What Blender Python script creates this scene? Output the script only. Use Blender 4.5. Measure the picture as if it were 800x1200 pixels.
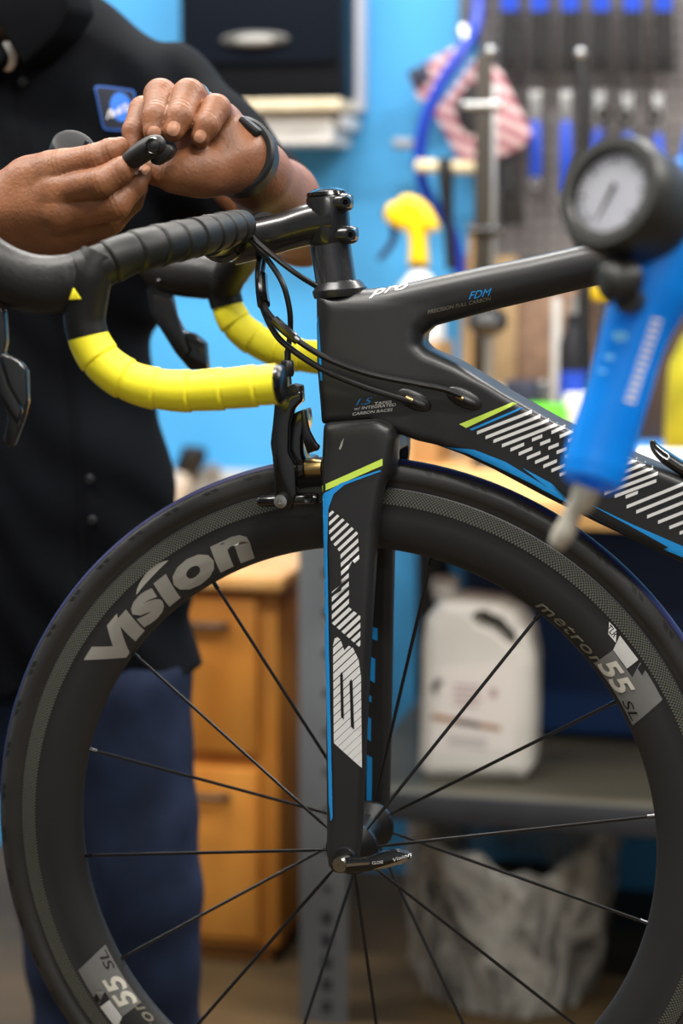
import bpy, bmesh, math, random
import numpy as np
from mathutils import Vector, Matrix
from mathutils.bvhtree import BVHTree
from mathutils.geometry import tessellate_polygon

for _o in list(bpy.data.objects):
    bpy.data.objects.remove(_o, do_unlink=True)
scene = bpy.context.scene
COL = scene.collection
rng = random.Random(7)

# ------------------------------------------------------------------ camera
FPX = 2333.33                                    # 70 mm lens on a 36 mm tall frame of 1200 px
CAM = Vector((0.36157, -1.64845, 1.22252))
CR = Vector((0.97462205, 0.22385677, 0.0))
CU = Vector((-0.0309259, 0.13464443, 0.99041126))
CF = Vector((-0.22171026, 0.96527666, -0.13815041))
cam_data = bpy.data.cameras.new('camera')
cam = bpy.data.objects.new('camera', cam_data)
COL.objects.link(cam)
cam.matrix_world = Matrix(((CR.x, CU.x, -CF.x, CAM.x), (CR.y, CU.y, -CF.y, CAM.y), (CR.z, CU.z, -CF.z, CAM.z), (0, 0, 0, 1)))
cam_data.sensor_fit = 'VERTICAL'
cam_data.sensor_height = 36.0
cam_data.lens = 70.0
cam_data.clip_start = 0.05
cam_data.dof.use_dof = True
cam_data.dof.focus_distance = 1.66
cam_data.dof.aperture_fstop = 3.3
scene.camera = cam

# ------------------------------------------------------------------ world, lamps, exposure
world = bpy.data.worlds.new('workshop_world')
scene.world = world
world.use_nodes = True
wb = world.node_tree.nodes['Background']
wb.inputs[0].default_value = (0.80, 0.90, 1.0, 1)
wb.inputs[1].default_value = 0.08
scene.view_settings.view_transform = 'Standard'
scene.view_settings.look = 'None'
scene.view_settings.gamma = 1.0
scene.view_settings.use_curve_mapping = False
scene.view_settings.exposure = 0.0

def area(name, loc, sx, sy, watts, col=(1, .96, .9), rot=(0, 0, 0)):
    d = bpy.data.lights.new(name, 'AREA')
    d.shape = 'RECTANGLE'; d.size = sx; d.size_y = sy; d.energy = watts; d.color = col
    o = bpy.data.objects.new(name, d); COL.objects.link(o)
    o.location = loc; o.rotation_euler = rot
    return o
LAMPS = [(-0.55, 1.05, 46), (0.85, 1.05, 46), (-0.8, -0.3, 44), (0.7, -0.9, 44), (-2.2, 0.4, 34), (2.1, 0.1, 44), (0.6, -2.5, 34)]  # last entry is an added frontal fill lamp behind the camera
for lx, ly, w in LAMPS:
    area('ceiling_tube_or_fill_light', (lx, ly, 2.66), 1.15, 0.16, w)

# ------------------------------------------------------------------ pixel <-> place helpers (frame 800 x 1200)
def ray(x, y):
    return CF + CR * ((x - 400) / FPX) - CU * ((y - 600) / FPX)
def at(x, y, Y):
    d = ray(x, y)
    return CAM + d * ((Y - CAM.y) / d.y)
def depth(p):
    return (p - CAM).dot(CF)
def rad(pxr, p):
    return pxr * depth(p) / FPX

# ------------------------------------------------------------------ materials
def lin(c):
    r = []
    for v in c:
        v = v / 255.0
        r.append(v / 12.92 if v <= 0.04045 else ((v + 0.055) / 1.055) ** 2.4)
    return tuple(r) + (1.0,)
MATS = {}
def mat(name, col, rough=0.5, metal=0.0, var=0.0, vscale=20.0, bump=0.0, bscale=60.0, coat=0.0, spec=None, trans=0.0, ior=None, sub=0.0, emit=0.0, detail=4.0, stretch=None, rvar=0.0, alpha=1.0):
    if name in MATS:
        return MATS[name]
    m = bpy.data.materials.new(name); m.use_nodes = True
    nt = m.node_tree; b = nt.nodes['Principled BSDF']
    c = lin(col)
    b.inputs['Base Color'].default_value = c
    b.inputs['Roughness'].default_value = rough
    b.inputs['Metallic'].default_value = metal
    if coat: b.inputs['Coat Weight'].default_value = coat; b.inputs['Coat Roughness'].default_value = 0.12
    if spec is not None: b.inputs['Specular IOR Level'].default_value = spec
    if trans: b.inputs['Transmission Weight'].default_value = trans
    if ior: b.inputs['IOR'].default_value = ior
    if alpha < 1: b.inputs['Alpha'].default_value = alpha
    if sub:
        b.inputs['Subsurface Weight'].default_value = sub
        b.inputs['Subsurface Radius'].default_value = (0.012, 0.004, 0.002)
        b.inputs['Subsurface Scale'].default_value = 0.4
    if emit:
        b.inputs['Emission Color'].default_value = c; b.inputs['Emission Strength'].default_value = emit
    tc = nt.nodes.new('ShaderNodeTexCoord')
    src = tc.outputs['Object']
    if stretch:
        mp = nt.nodes.new('ShaderNodeMapping'); mp.inputs['Scale'].default_value = stretch
        nt.links.new(src, mp.inputs['Vector']); src = mp.outputs['Vector']
    if var or rvar:
        n = nt.nodes.new('ShaderNodeTexNoise'); n.inputs['Scale'].default_value = vscale; n.inputs['Detail'].default_value = detail
        nt.links.new(src, n.inputs['Vector'])
        if var:
            mx = nt.nodes.new('ShaderNodeMix'); mx.data_type = 'RGBA'
            mx.inputs['A'].default_value = tuple(min(1, v * (1 - var)) for v in c[:3]) + (1,)
            mx.inputs['B'].default_value = tuple(min(1, v * (1 + var)) for v in c[:3]) + (1,)
            rp = nt.nodes.new('ShaderNodeMapRange'); rp.inputs[1].default_value = .3; rp.inputs[2].default_value = .7
            nt.links.new(n.outputs['Fac'], rp.inputs[0]); nt.links.new(rp.outputs[0], mx.inputs['Factor'])
            nt.links.new(mx.outputs['Result'], b.inputs['Base Color'])
        if rvar:
            rr = nt.nodes.new('ShaderNodeMapRange'); rr.inputs[1].default_value = .3; rr.inputs[2].default_value = .7
            rr.inputs[3].default_value = max(0, rough - rvar); rr.inputs[4].default_value = min(1, rough + rvar)
            nt.links.new(n.outputs['Fac'], rr.inputs[0]); nt.links.new(rr.outputs[0], b.inputs['Roughness'])
    if bump:
        n2 = nt.nodes.new('ShaderNodeTexNoise'); n2.inputs['Scale'].default_value = bscale; n2.inputs['Detail'].default_value = 5
        nt.links.new(src, n2.inputs['Vector'])
        bp = nt.nodes.new('ShaderNodeBump'); bp.inputs['Strength'].default_value = bump; bp.inputs['Distance'].default_value = 0.002
        nt.links.new(n2.outputs['Fac'], bp.inputs['Height']); nt.links.new(bp.outputs['Normal'], b.inputs['Normal'])
    MATS[name] = m
    return m

def mat_checker(name, c1, c2, su, sv, rough=0.4, bump=.3):
    m = bpy.data.materials.new(name); m.use_nodes = True
    nt = m.node_tree; b = nt.nodes['Principled BSDF']; b.inputs['Roughness'].default_value = rough
    tc = nt.nodes.new('ShaderNodeTexCoord'); mp = nt.nodes.new('ShaderNodeMapping'); mp.inputs['Scale'].default_value = (su, sv, 1)
    ck = nt.nodes.new('ShaderNodeTexChecker'); ck.inputs['Scale'].default_value = 1
    ck.inputs['Color1'].default_value = lin(c1); ck.inputs['Color2'].default_value = lin(c2)
    nt.links.new(tc.outputs['UV'], mp.inputs['Vector']); nt.links.new(mp.outputs['Vector'], ck.inputs['Vector'])
    nt.links.new(ck.outputs['Color'], b.inputs['Base Color'])
    bp = nt.nodes.new('ShaderNodeBump'); bp.inputs['Strength'].default_value = bump; bp.inputs['Distance'].default_value = .0006
    nt.links.new(ck.outputs['Fac'], bp.inputs['Height']); nt.links.new(bp.outputs['Normal'], b.inputs['Normal'])
    MATS[name] = m
    return m

def mat_wood(name, ca, cb, scale=(3, 30, 3), rough=0.45):
    m = bpy.data.materials.new(name); m.use_nodes = True
    nt = m.node_tree; b = nt.nodes['Principled BSDF']; b.inputs['Roughness'].default_value = rough
    tc = nt.nodes.new('ShaderNodeTexCoord'); mp = nt.nodes.new('ShaderNodeMapping'); mp.inputs['Scale'].default_value = scale
    n = nt.nodes.new('ShaderNodeTexNoise'); n.inputs['Scale'].default_value = 2.0; n.inputs['Detail'].default_value = 7; n.inputs['Distortion'].default_value = .7
    mx = nt.nodes.new('ShaderNodeMix'); mx.data_type = 'RGBA'
    mx.inputs['A'].default_value = lin(ca); mx.inputs['B'].default_value = lin(cb)
    rp = nt.nodes.new('ShaderNodeMapRange'); rp.inputs[1].default_value = .3; rp.inputs[2].default_value = .7
    nt.links.new(tc.outputs['Object'], mp.inputs['Vector']); nt.links.new(mp.outputs['Vector'], n.inputs['Vector'])
    nt.links.new(n.outputs['Fac'], rp.inputs[0]); nt.links.new(rp.outputs[0], mx.inputs['Factor'])
    nt.links.new(mx.outputs['Result'], b.inputs['Base Color'])
    MATS[name] = m
    return m

# ------------------------------------------------------------------ mesh builder
class MB:
    def __init__(self):
        self.v = []; self.f = []; self.uv = None
    def add(self, vs, fs):
        o = len(self.v)
        self.v += [tuple(p) for p in vs]
        self.f += [tuple(i + o for i in f) for f in fs]
        return self
    def box(self, c, s, rot=None, bev=0.0):
        bm = bmesh.new(); bmesh.ops.create_cube(bm, size=1.0)
        bmesh.ops.scale(bm, vec=Vector(s), verts=bm.verts)
        if bev: bmesh.ops.bevel(bm, geom=list(bm.edges), offset=bev, segments=2, profile=.5, affect='EDGES')
        M = Matrix.Translation(Vector(c)) @ (rot.to_4x4() if rot is not None else Matrix.Identity(4))
        bmesh.ops.transform(bm, matrix=M, verts=bm.verts)
        bm.verts.index_update()
        self.add([v.co for v in bm.verts], [[v.index for v in f.verts] for f in bm.faces]); bm.free()
        return self
    def tube(self, pts, r, segs=16, smooth=0, cap=True, flat=None):
        """pts: centre line; r: number or list; flat: (axis vector, factor) squashes the section along axis"""
        pts = [Vector(p) for p in pts]
        rs = list(r) if hasattr(r, '__len__') else [r] * len(pts)
        if smooth:
            pts, rs = crom(pts, rs, smooth)
        n = len(pts); T = []
        for i in range(n):
            T.append((pts[min(i + 1, n - 1)] - pts[max(i - 1, 0)]).normalized())
        up = Vector((0, 0, 1)) if abs(T[0].z) < .9 else Vector((1, 0, 0))
        N = (up - T[0] * up.dot(T[0])).normalized()
        vs = []; fs = []
        for i in range(n):
            if i: N = (N - T[i] * N.dot(T[i])).normalized()
            B = T[i].cross(N)
            for k in range(segs):
                a = 2 * math.pi * k / segs
                d = (N * math.cos(a) + B * math.sin(a)) * rs[i]
                if flat: d = d - flat[0] * (d.dot(flat[0]) * (1 - flat[1]))
                vs.append(pts[i] + d)
        for i in range(n - 1):
            for k in range(segs):
                k2 = (k + 1) % segs
                fs.append((i * segs + k, i * segs + k2, (i + 1) * segs + k2, (i + 1) * segs + k))
        if cap:
            fs.append(tuple(range(segs))[::-1]); fs.append(tuple((n - 1) * segs + k for k in range(segs)))
        return self.add(vs, fs)
    def cyl(self, a, b, r, r2=None, segs=20):
        return self.tube([a, b], [r, r if r2 is None else r2], segs)
    def lathe(self, prof, centre, axis, segs=48, closed=False, uv=False, arc=None):
        """prof: list of (radius, along axis)"""
        ax = Vector(axis).normalized(); c = Vector(centre)
        up = Vector((0, 0, 1)) if abs(ax.z) < .9 else Vector((1, 0, 0))
        e1 = (up - ax * up.dot(ax)).normalized(); e2 = ax.cross(e1)
        n = len(prof); vs = []; fs = []; uvs = []
        for i in range(segs):
            a = 2 * math.pi * i / segs
            d = e1 * math.cos(a) + e2 * math.sin(a)
            for (r, h) in prof: vs.append(c + d * r + ax * h)
        lim = n if closed else n - 1
        for i in range(segs):
            j = (i + 1) % segs
            for k in range(lim):
                k2 = (k + 1) % n
                fs.append((i * n + k, j * n + k, j * n + k2, i * n + k2))
                uvs += [(i, k), (i + 1, k), (i + 1, k + 1), (i, k + 1)]
        if uv: self.uv = [(u / segs, v / max(1, lim)) for u, v in uvs]
        return self.add(vs, fs)
    def ball(self, c, r, segs=20, rot=None):
        """ellipsoid; r = (rx, ry, rz) or number"""
        r = Vector(r) if hasattr(r, '__len__') else Vector((r, r, r))
        c = Vector(c); rings = segs // 2; vs = []; fs = []
        for i in range(1, rings):
            t = math.pi * i / rings
            for k in range(segs):
                a = 2 * math.pi * k / segs
                p = Vector((math.sin(t) * math.cos(a) * r.x, math.sin(t) * math.sin(a) * r.y, math.cos(t) * r.z))
                if rot is not None: p = rot @ p
                vs.append(c + p)
        top = Vector((0, 0, r.z)); bot = Vector((0, 0, -r.z))
        if rot is not None: top = rot @ top; bot = rot @ bot
        vs.append(c + top); vs.append(c + bot); t = len(vs) - 2
        for i in range(rings - 2):
            for k in range(segs):
                k2 = (k + 1) % segs
                fs.append((i * segs + k, (i + 1) * segs + k, (i + 1) * segs + k2, i * segs + k2))
        for k in range(segs):
            k2 = (k + 1) % segs
            fs.append((t, k, k2)); fs.append((t + 1, (rings - 2) * segs + k2, (rings - 2) * segs + k))
        return self.add(vs, fs)
    def prism(self, poly, d, bev=0.0, both=True):
        """poly: world points (roughly planar); d: extrusion vector"""
        bm = bmesh.new()
        a = [bm.verts.new(Vector(p)) for p in poly]; d = Vector(d)
        f = bm.faces.new(a)
        r = bmesh.ops.extrude_face_region(bm, geom=[f])
        bmesh.ops.translate(bm, vec=d, verts=[g for g in r['geom'] if isinstance(g, bmesh.types.BMVert)])
        bmesh.ops.recalc_face_normals(bm, faces=bm.faces)
        if bev: bmesh.ops.bevel(bm, geom=list(bm.edges), offset=bev, segments=2, profile=.5, affect='EDGES', clamp_overlap=True)
        bm.verts.index_update()
        self.add([v.co for v in bm.verts], [[v.index for v in f.verts] for f in bm.faces]); bm.free()
        return self
    def build(self, name, m, parent=None, base=None, sm=True, sharp=35, recalc=True):
        me = bpy.data.meshes.new(name)
        base = Vector(base) if base is not None else Vector((0, 0, 0))
        me.from_pydata([tuple(Vector(p) - base) for p in self.v], [], self.f)
        if self.uv:
            ul = me.uv_layers.new(name='UVMap')
            ul.data.foreach_set('uv', [c for t in self.uv for c in t])
        elif recalc:
            bm = bmesh.new(); bm.from_mesh(me); bmesh.ops.recalc_face_normals(bm, faces=bm.faces); bm.to_mesh(me); bm.free()
        finish(me, sm, sharp)
        return link(name, me, m, parent, base)

def finish(me, sm=True, sharp=35):
    if sm:
        me.polygons.foreach_set('use_smooth', [True] * len(me.polygons))
        if sharp: me.set_sharp_from_angle(angle=math.radians(sharp))
    me.update()

def link(name, me, m, parent=None, base=None):
    o = bpy.data.objects.new(name, me); COL.objects.link(o)
    if m is not None and not me.materials: me.materials.append(m)
    if base is not None: o.location = base
    if parent is not None:
        o.parent = parent
        o.matrix_parent_inverse = world_of(parent).inverted()
    return o
def world_of(o):
    return Matrix.Translation(Vector(o.location))
def thing(name, label, cat, base, group=None):
    o = bpy.data.objects.new(name, None); COL.objects.link(o)
    o.location = base; o.empty_display_size = .05
    return tag(o, label, cat, group)
def tag(o, label, cat, group=None):
    o['label'] = label; o['category'] = cat
    if group: o['group'] = group
    return o
def struct(o):
    o['kind'] = 'structure'; return o

def crom(pts, rs, k):
    n = len(pts); P = []; R = []
    for i in range(n - 1):
        p0 = pts[max(i - 1, 0)]; p1 = pts[i]; p2 = pts[i + 1]; p3 = pts[min(i + 2, n - 1)]
        for j in range(k):
            t = j / k
            P.append(.5 * ((2 * p1) + (p2 - p0) * t + (2 * p0 - 5 * p1 + 4 * p2 - p3) * t * t + (3 * p1 - p0 - 3 * p2 + p3) * t ** 3))
            R.append(rs[i] * (1 - t) + rs[i + 1] * t)
    P.append(pts[-1]); R.append(rs[-1])
    return P, R

# ------------------------------------------------------------------ signed distance solids (surface nets)
def grid(lo, hi, h):
    ax = [np.arange(lo[i], hi[i] + h, h, dtype=np.float32) for i in range(3)]
    return ax
def surface_nets(v, ax, h):
    s = v < 0
    nx, ny, nz = v.shape
    cnt = np.zeros((nx - 1, ny - 1, nz - 1), np.int8)
    for i in (0, 1):
        for j in (0, 1):
            for k in (0, 1):
                cnt += s[i:nx - 1 + i, j:ny - 1 + j, k:nz - 1 + k]
    act = (cnt > 0) & (cnt < 8)
    I, J, K = np.nonzero(act)
    idx = np.full(act.shape, -1, np.int64); idx[I, J, K] = np.arange(len(I))
    pos = np.zeros((len(I), 3)); w = np.zeros(len(I))
    corners = [(i, j, k) for i in (0, 1) for j in (0, 1) for k in (0, 1)]
    for a in corners:
        for ax_i in range(3):
            if a[ax_i]: continue
            b = list(a); b[ax_i] = 1
            va = v[I + a[0], J + a[1], K + a[2]]; vb = v[I + b[0], J + b[1], K + b[2]]
            cr = (va < 0) != (vb < 0)
            t = np.where(cr, va / np.where(cr, va - vb, 1), 0)
            p = np.array(a, float)[None, :] + np.zeros((len(I), 3)); p[:, ax_i] = t
            pos += p * cr[:, None]; w += cr
    pos /= w[:, None]
    P = np.stack([ax[0][0] + (I + pos[:, 0]) * h, ax[1][0] + (J + pos[:, 1]) * h, ax[2][0] + (K + pos[:, 2]) * h], 1)
    F = []
    a = s[:-1, 1:-1, 1:-1]; b = s[1:, 1:-1, 1:-1]; i, j, k = np.nonzero(a != b); fl = a[i, j, k]
    q = np.stack([idx[i, j, k], idx[i, j + 1, k], idx[i, j + 1, k + 1], idx[i, j, k + 1]], 1); q[~fl] = q[~fl][:, ::-1]; F.append(q)
    a = s[1:-1, :-1, 1:-1]; b = s[1:-1, 1:, 1:-1]; i, j, k = np.nonzero(a != b); fl = a[i, j, k]
    q = np.stack([idx[i, j, k], idx[i, j, k + 1], idx[i + 1, j, k + 1], idx[i + 1, j, k]], 1); q[~fl] = q[~fl][:, ::-1]; F.append(q)
    a = s[1:-1, 1:-1, :-1]; b = s[1:-1, 1:-1, 1:]; i, j, k = np.nonzero(a != b); fl = a[i, j, k]
    q = np.stack([idx[i, j, k], idx[i + 1, j, k], idx[i + 1, j + 1, k], idx[i, j + 1, k]], 1); q[~fl] = q[~fl][:, ::-1]; F.append(q)
    return P, np.concatenate(F)
def np_mesh(name, P, F):
    me = bpy.data.meshes.new(name)
    me.vertices.add(len(P)); me.vertices.foreach_set('co', P.astype(np.float32).ravel())
    me.loops.add(F.size); me.loops.foreach_set('vertex_index', F.astype(np.int32).ravel())
    me.polygons.add(len(F)); me.polygons.foreach_set('loop_start', np.arange(0, F.size, 4, dtype=np.int32))
    me.update(calc_edges=True); me.validate()
    me.polygons.foreach_set('use_smooth', np.ones(len(F), bool))
    me.update()
    return me
def sdf_mesh(name, fn, lo, hi, h):
    ax = grid(lo, hi, h)
    X, Y, Z = np.meshgrid(*ax, indexing='ij', sparse=True)
    v = fn(X, Y, Z)
    v = np.broadcast_to(v, (len(ax[0]), len(ax[1]), len(ax[2])))
    P, F = surface_nets(v, ax, h)
    return np_mesh(name, P, F)
def s_cone(X, Y, Z, a, b, ra, rb):
    bx, by, bz = b[0] - a[0], b[1] - a[1], b[2] - a[2]
    L = bx * bx + by * by + bz * bz + 1e-12
    t = np.clip(((X - a[0]) * bx + (Y - a[1]) * by + (Z - a[2]) * bz) / L, 0, 1)
    return np.sqrt((X - a[0] - t * bx) ** 2 + (Y - a[1] - t * by) ** 2 + (Z - a[2] - t * bz) ** 2) - (ra + (rb - ra) * t)
def s_ell(X, Y, Z, c, r):
    dx, dy, dz = X - c[0], Y - c[1], Z - c[2]
    k0 = np.sqrt((dx / r[0]) ** 2 + (dy / r[1]) ** 2 + (dz / r[2]) ** 2)
    k1 = np.sqrt((dx / r[0] ** 2) ** 2 + (dy / r[1] ** 2) ** 2 + (dz / r[2] ** 2) ** 2) + 1e-9
    return k0 * (k0 - 1) / k1
def smin(a, b, k):
    h = np.clip(.5 + .5 * (b - a) / k, 0, 1)
    return b * (1 - h) + a * h - k * h * (1 - h)
def poly_sd(px, py, poly):
    """signed distance to a polygon on arrays"""
    d = np.full(np.broadcast(px, py).shape, 1e9); s = np.ones(d.shape)
    n = len(poly)
    for i in range(n):
        ax_, ay = poly[i]; bx, by = poly[i - 1]
        ex, ey = bx - ax_, by - ay; wx, wy = px - ax_, py - ay
        t = np.clip((wx * ex + wy * ey) / (ex * ex + ey * ey + 1e-12), 0, 1)
        d = np.minimum(d, (wx - ex * t) ** 2 + (wy - ey * t) ** 2)
        c1 = py >= ay; c2 = py < by; c3 = ex * wy > ey * wx
        fl = (c1 & c2 & c3) | (~c1 & ~c2 & ~c3)
        s = np.where(fl, -s, s)
    return s * np.sqrt(d)
def rounded(d2, dy, r):
    a = d2 + r; b = dy + r
    return np.minimum(np.maximum(a, b), 0) + np.sqrt(np.maximum(a, 0) ** 2 + np.maximum(b, 0) ** 2) - r

# ------------------------------------------------------------------ flat print laid on a surface
def bvh_of(objs):
    vs = []; fs = []
    for o in objs:
        off = len(vs); M = Matrix.Translation(o.location)
        vs += [M @ v.co for v in o.data.vertices]
        fs += [tuple(i + off for i in p.vertices) for p in o.data.polygons]
    return BVHTree.FromPolygons(vs, fs)
def clip_half(poly, n, c, keep_less):
    out = []
    for i in range(len(poly)):
        p, q = poly[i - 1], poly[i]
        dp = p[0] * n[0] + p[1] * n[1] - c; dq = q[0] * n[0] + q[1] * n[1] - c
        if not keep_less: dp, dq = -dp, -dq
        if (dp <= 0) != (dq <= 0):
            t = dp / (dp - dq); out.append((p[0] + (q[0] - p[0]) * t, p[1] + (q[1] - p[1]) * t))
        if dq <= 0: out.append(q)
    return out
def stripes(poly, ang, pitch, duty, phase=0.0, duty2=None):
    """cut a pixel polygon into parallel bands; ang = band direction in degrees (image, y down)"""
    a = math.radians(ang); n = (-math.sin(a), math.cos(a))
    ds = [p[0] * n[0] + p[1] * n[1] for p in poly]; lo, hi = min(ds), max(ds)
    out = []; c = lo - (lo % pitch) + phase - pitch
    while c < hi:
        f = (c - lo) / max(1e-6, hi - lo); du = duty if duty2 is None else duty + (duty2 - duty) * max(0, min(1, f))
        q = clip_half(poly, n, c, False)
        if len(q) > 2: q = clip_half(q, n, c + pitch * du, True)
        if len(q) > 2: out.append(q)
        c += pitch
    return out
def bar_poly(a, b, w):
    """parallelogram of pixel thickness w (vertical ends) along a-b"""
    return [(a[0], a[1] - w / 2), (b[0], b[1] - w / 2), (b[0], b[1] + w / 2), (a[0], a[1] + w / 2)]
def decal_mesh(name, m, pts3, faces, bvh, parent, off=.0004, ydir=1.0, sub=0.006, start=None):
    """start None: pressed along +Y; otherwise pressed along the sight line, beginning at the plane Y = start"""
    bm = bmesh.new()
    vs = [bm.verts.new(p) for p in pts3]
    for f in faces:
        try: bm.faces.new([vs[i] for i in f])
        except ValueError: pass
    for _ in range(5):
        es = [e for e in bm.edges if e.calc_length() > sub]
        if not es: break
        bmesh.ops.subdivide_edges(bm, edges=es, cuts=1)
        bmesh.ops.triangulate(bm, faces=[f for f in bm.faces if len(f.verts) > 3])
    for v in bm.verts:
        if start is None:
            d = Vector((0, ydir, 0)); o = v.co - d * .3
        else:
            d = (v.co - CAM).normalized(); o = CAM + d * ((start - CAM.y) / d.y)
        hit = bvh.ray_cast(o, d, 2.0)
        if hit[0] is None: hit = bvh.find_nearest(v.co)
        n = hit[1] if hit[1].dot(d) < 0 else -hit[1]
        v.co = hit[0] + n * off
    me = bpy.data.meshes.new(name); bm.to_mesh(me); bm.free()
    finish(me, True, None)
    return link(name, me, m, parent)
def tris(poly):
    return tessellate_polygon([[Vector((x, y, 0)) for x, y in poly]])
def decal(name, m, polys, Y, bvh, parent, off=.0004, sub=.006, start=-.4):
    """polys: pixel polygons, unprojected near the plane Y then pressed onto the surface"""
    vs = []; fs = []
    for p in polys:
        o = len(vs); vs += [at(x, y, Y) for x, y in p]; fs += [tuple(i + o for i in t) for t in tris(p)]
    return decal_mesh(name, m, vs, fs, bvh, parent, off, sub=sub, start=start)
_tcache = {}
def text2d(body, shear=0.0, bold=0.0, spacing=1.0):
    key = (body, shear, bold, spacing)
    if key in _tcache: return _tcache[key]
    cu = bpy.data.curves.new('t', 'FONT'); cu.body = body; cu.shear = shear; cu.offset = bold; cu.space_character = spacing; cu.resolution_u = 3
    cu.fill_mode = 'BOTH' if hasattr(cu, 'fill_mode') else cu.fill_mode
    o = bpy.data.objects.new('t', cu); COL.objects.link(o)
    dg = bpy.context.evaluated_depsgraph_get(); dg.update()
    me = bpy.data.meshes.new_from_object(o.evaluated_get(dg))
    vs = [(v.co.x, v.co.y) for v in me.vertices]; fs = [tuple(p.vertices) for p in me.polygons]
    bpy.data.objects.remove(o); bpy.data.meshes.remove(me); bpy.data.curves.remove(cu)
    x0 = min(v[0] for v in vs); x1 = max(v[0] for v in vs); y0 = min(v[1] for v in vs); y1 = max(v[1] for v in vs)
    vs = [((x - x0) / (x1 - x0), (y - y0) / (y1 - y0)) for x, y in vs]
    _tcache[key] = (vs, fs)
    return vs, fs
def text_decal(name, m, body, p0, p1, h, Y, bvh, parent, shear=0.0, bold=0.0, off=.0004, hv=None, spacing=1.0):
    """text from pixel p0 (bottom left) to p1 (bottom right), pixel height h"""
    vs, fs = text2d(body, shear, bold, spacing)
    hv = hv or (0, -h)
    pts = [at(p0[0] + (p1[0] - p0[0]) * x + hv[0] * y, p0[1] + (p1[1] - p0[1]) * x + hv[1] * y, Y) for x, y in vs]
    return decal_mesh(name, m, pts, fs, bvh, parent, off, sub=.01, start=-.4)

# ================================================================== the room
WALLY = 2.0
M_wall = mat('blue_wall_paint', (74, 166, 226), .55, var=.10, vscale=2.2, bump=.15, bscale=40)
M_floor = mat('brown_floor', (74, 58, 34), .55, var=.35, vscale=5, bump=.2, bscale=30, detail=8)
M_ceil = mat('white_ceiling', (200, 200, 196), .8, var=.04)
struct(MB().box((0, WALLY + .05, 1.4), (8, .1, 2.8)).build('wall_back', M_wall, sm=False))
struct(MB().box((-3.6, -1.0, 1.4), (.1, 6, 2.8)).build('wall_left', mat('pale_wall_paint', (150, 160, 165), .7, var=.05), sm=False))
struct(MB().box((0, -3.75, 1.4), (8, .1, 2.8)).build('wall_front', mat('grey_wall_paint', (168, 170, 172), .7, var=.05), sm=False))
struct(MB().box((0, -.5, -.05), (8, 7, .1)).build('floor', M_floor, sm=False))
struct(MB().box((0, -.5, 2.85), (8, 7, .1)).build('ceiling', M_ceil, sm=False))
for i, (lx, ly, w) in enumerate(LAMPS):  # one housing per lamp, the added frontal fill included
    fx = MB().box((lx, ly, 2.76), (1.25, .22, .08), bev=.01).build('trim_%d' % (i + 1), mat('fixture_white', (225, 225, 222), .5))
    struct(fx)

# ================================================================== the bicycle
WC = Vector((0, 0, .70))
bike = thing('road_bicycle', 'black carbon road bicycle with yellow bar tape and deep front wheel', 'bicycle', (0, 0, .36))
M_carbon = mat('matte_black_carbon', (31, 31, 32), .42, var=.12, vscale=9, rvar=.05, bump=.03, bscale=300)
M_gloss = mat('gloss_black', (12, 12, 13), .16, coat=.6)
M_black = mat('satin_black', (18, 18, 19), .36, var=.15, vscale=30)
M_rim = mat('rim_carbon', (37, 37, 38), .45, var=.08, vscale=12)
M_rubber = mat('tyre_rubber', (46, 45, 44), .40, var=.16, vscale=24, bump=.06, bscale=500)
M_tread = mat('navy_tread', (34, 35, 82), .55, var=.1)
M_steel = mat('steel', (190, 186, 178), .24, 1.0)
M_dsteel = mat('dark_chrome', (70, 70, 72), .25, 1.0)
M_brass = mat('brass', (176, 150, 100), .3, 1.0)
M_lime = mat('lime_print', (196, 224, 84), .45)
M_cyan = mat('blue_print', (24, 138, 208), .45)
M_white = mat('white_print', (214, 214, 212), .45)
M_bone = mat('silver_print', (150, 147, 138), .4, var=.08, vscale=30)
M_grey = mat('grey_print', (112, 112, 110), .4, var=.06, vscale=30)
M_beige = mat('beige_print', (122, 118, 102), .42)
M_print_black = mat('black_print', (16, 16, 16), .45)
M_track = mat_checker('woven_brake_track', (94, 96, 86), (24, 25, 24), 2 * math.pi * .305 / .0015, 9, .38, .4)

# ---- front wheel
wheel = MB()
tp = []
for i in range(22):                                           # tyre section
    a = math.radians(-128 + 256 * i / 21)
    tp.append((.3228 + .0124 * math.cos(a), .0124 * math.sin(a)))
tp = [(.3100, -.0085), (.3118, -.0100)] + tp + [(.3118, .0100), (.3100, .0085)]
def polar(x, y, Y=-.012):
    p = at(x, y, Y) - WC
    return math.hypot(p.x, p.z), math.atan2(p.z, p.x)
rimprof = [(.3112, -.0095), (.3116, -.0112), (.3108, -.0118), (.2965, -.0126), (.2955, -.0122), (.287, -.0132), (.276, -.0122), (.267, -.0098), (.2605, -.0066), (.2577, -.0036), (.2568, 0)]
rimprof = rimprof + [(r, -y) for r, y in rimprof[::-1][1:]]
rim = MB().lathe(rimprof, WC, (0, 1, 0), 160, closed=True).build('front_wheel', M_rim, bike, sharp=60)
rim['label'] = 'front wheel with deep black carbon rim and printed lettering'
tyre = MB().lathe(tp, WC, (0, 1, 0), 160, closed=True).build('tyre', M_rubber, rim, sharp=70)
tr = []
for i in range(9):
    a = math.radians(-40 + 80 * i / 8)
    tr.append((.3228 + .0128 * math.cos(a), .0128 * math.sin(a)))
MB().lathe(tr, WC, (0, 1, 0), 160, closed=True).build('tread', M_tread, rim, sharp=70)
for s in (-1, 1):
    k = MB()
    k.lathe([(.3104, s * .0122), (.3070, s * .01245), (.3030, s * .0127), (.2975, s * .0130)], WC, (0, 1, 0), 160, uv=True)
    k.build('brake_track', M_track, rim, sharp=60)
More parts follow.
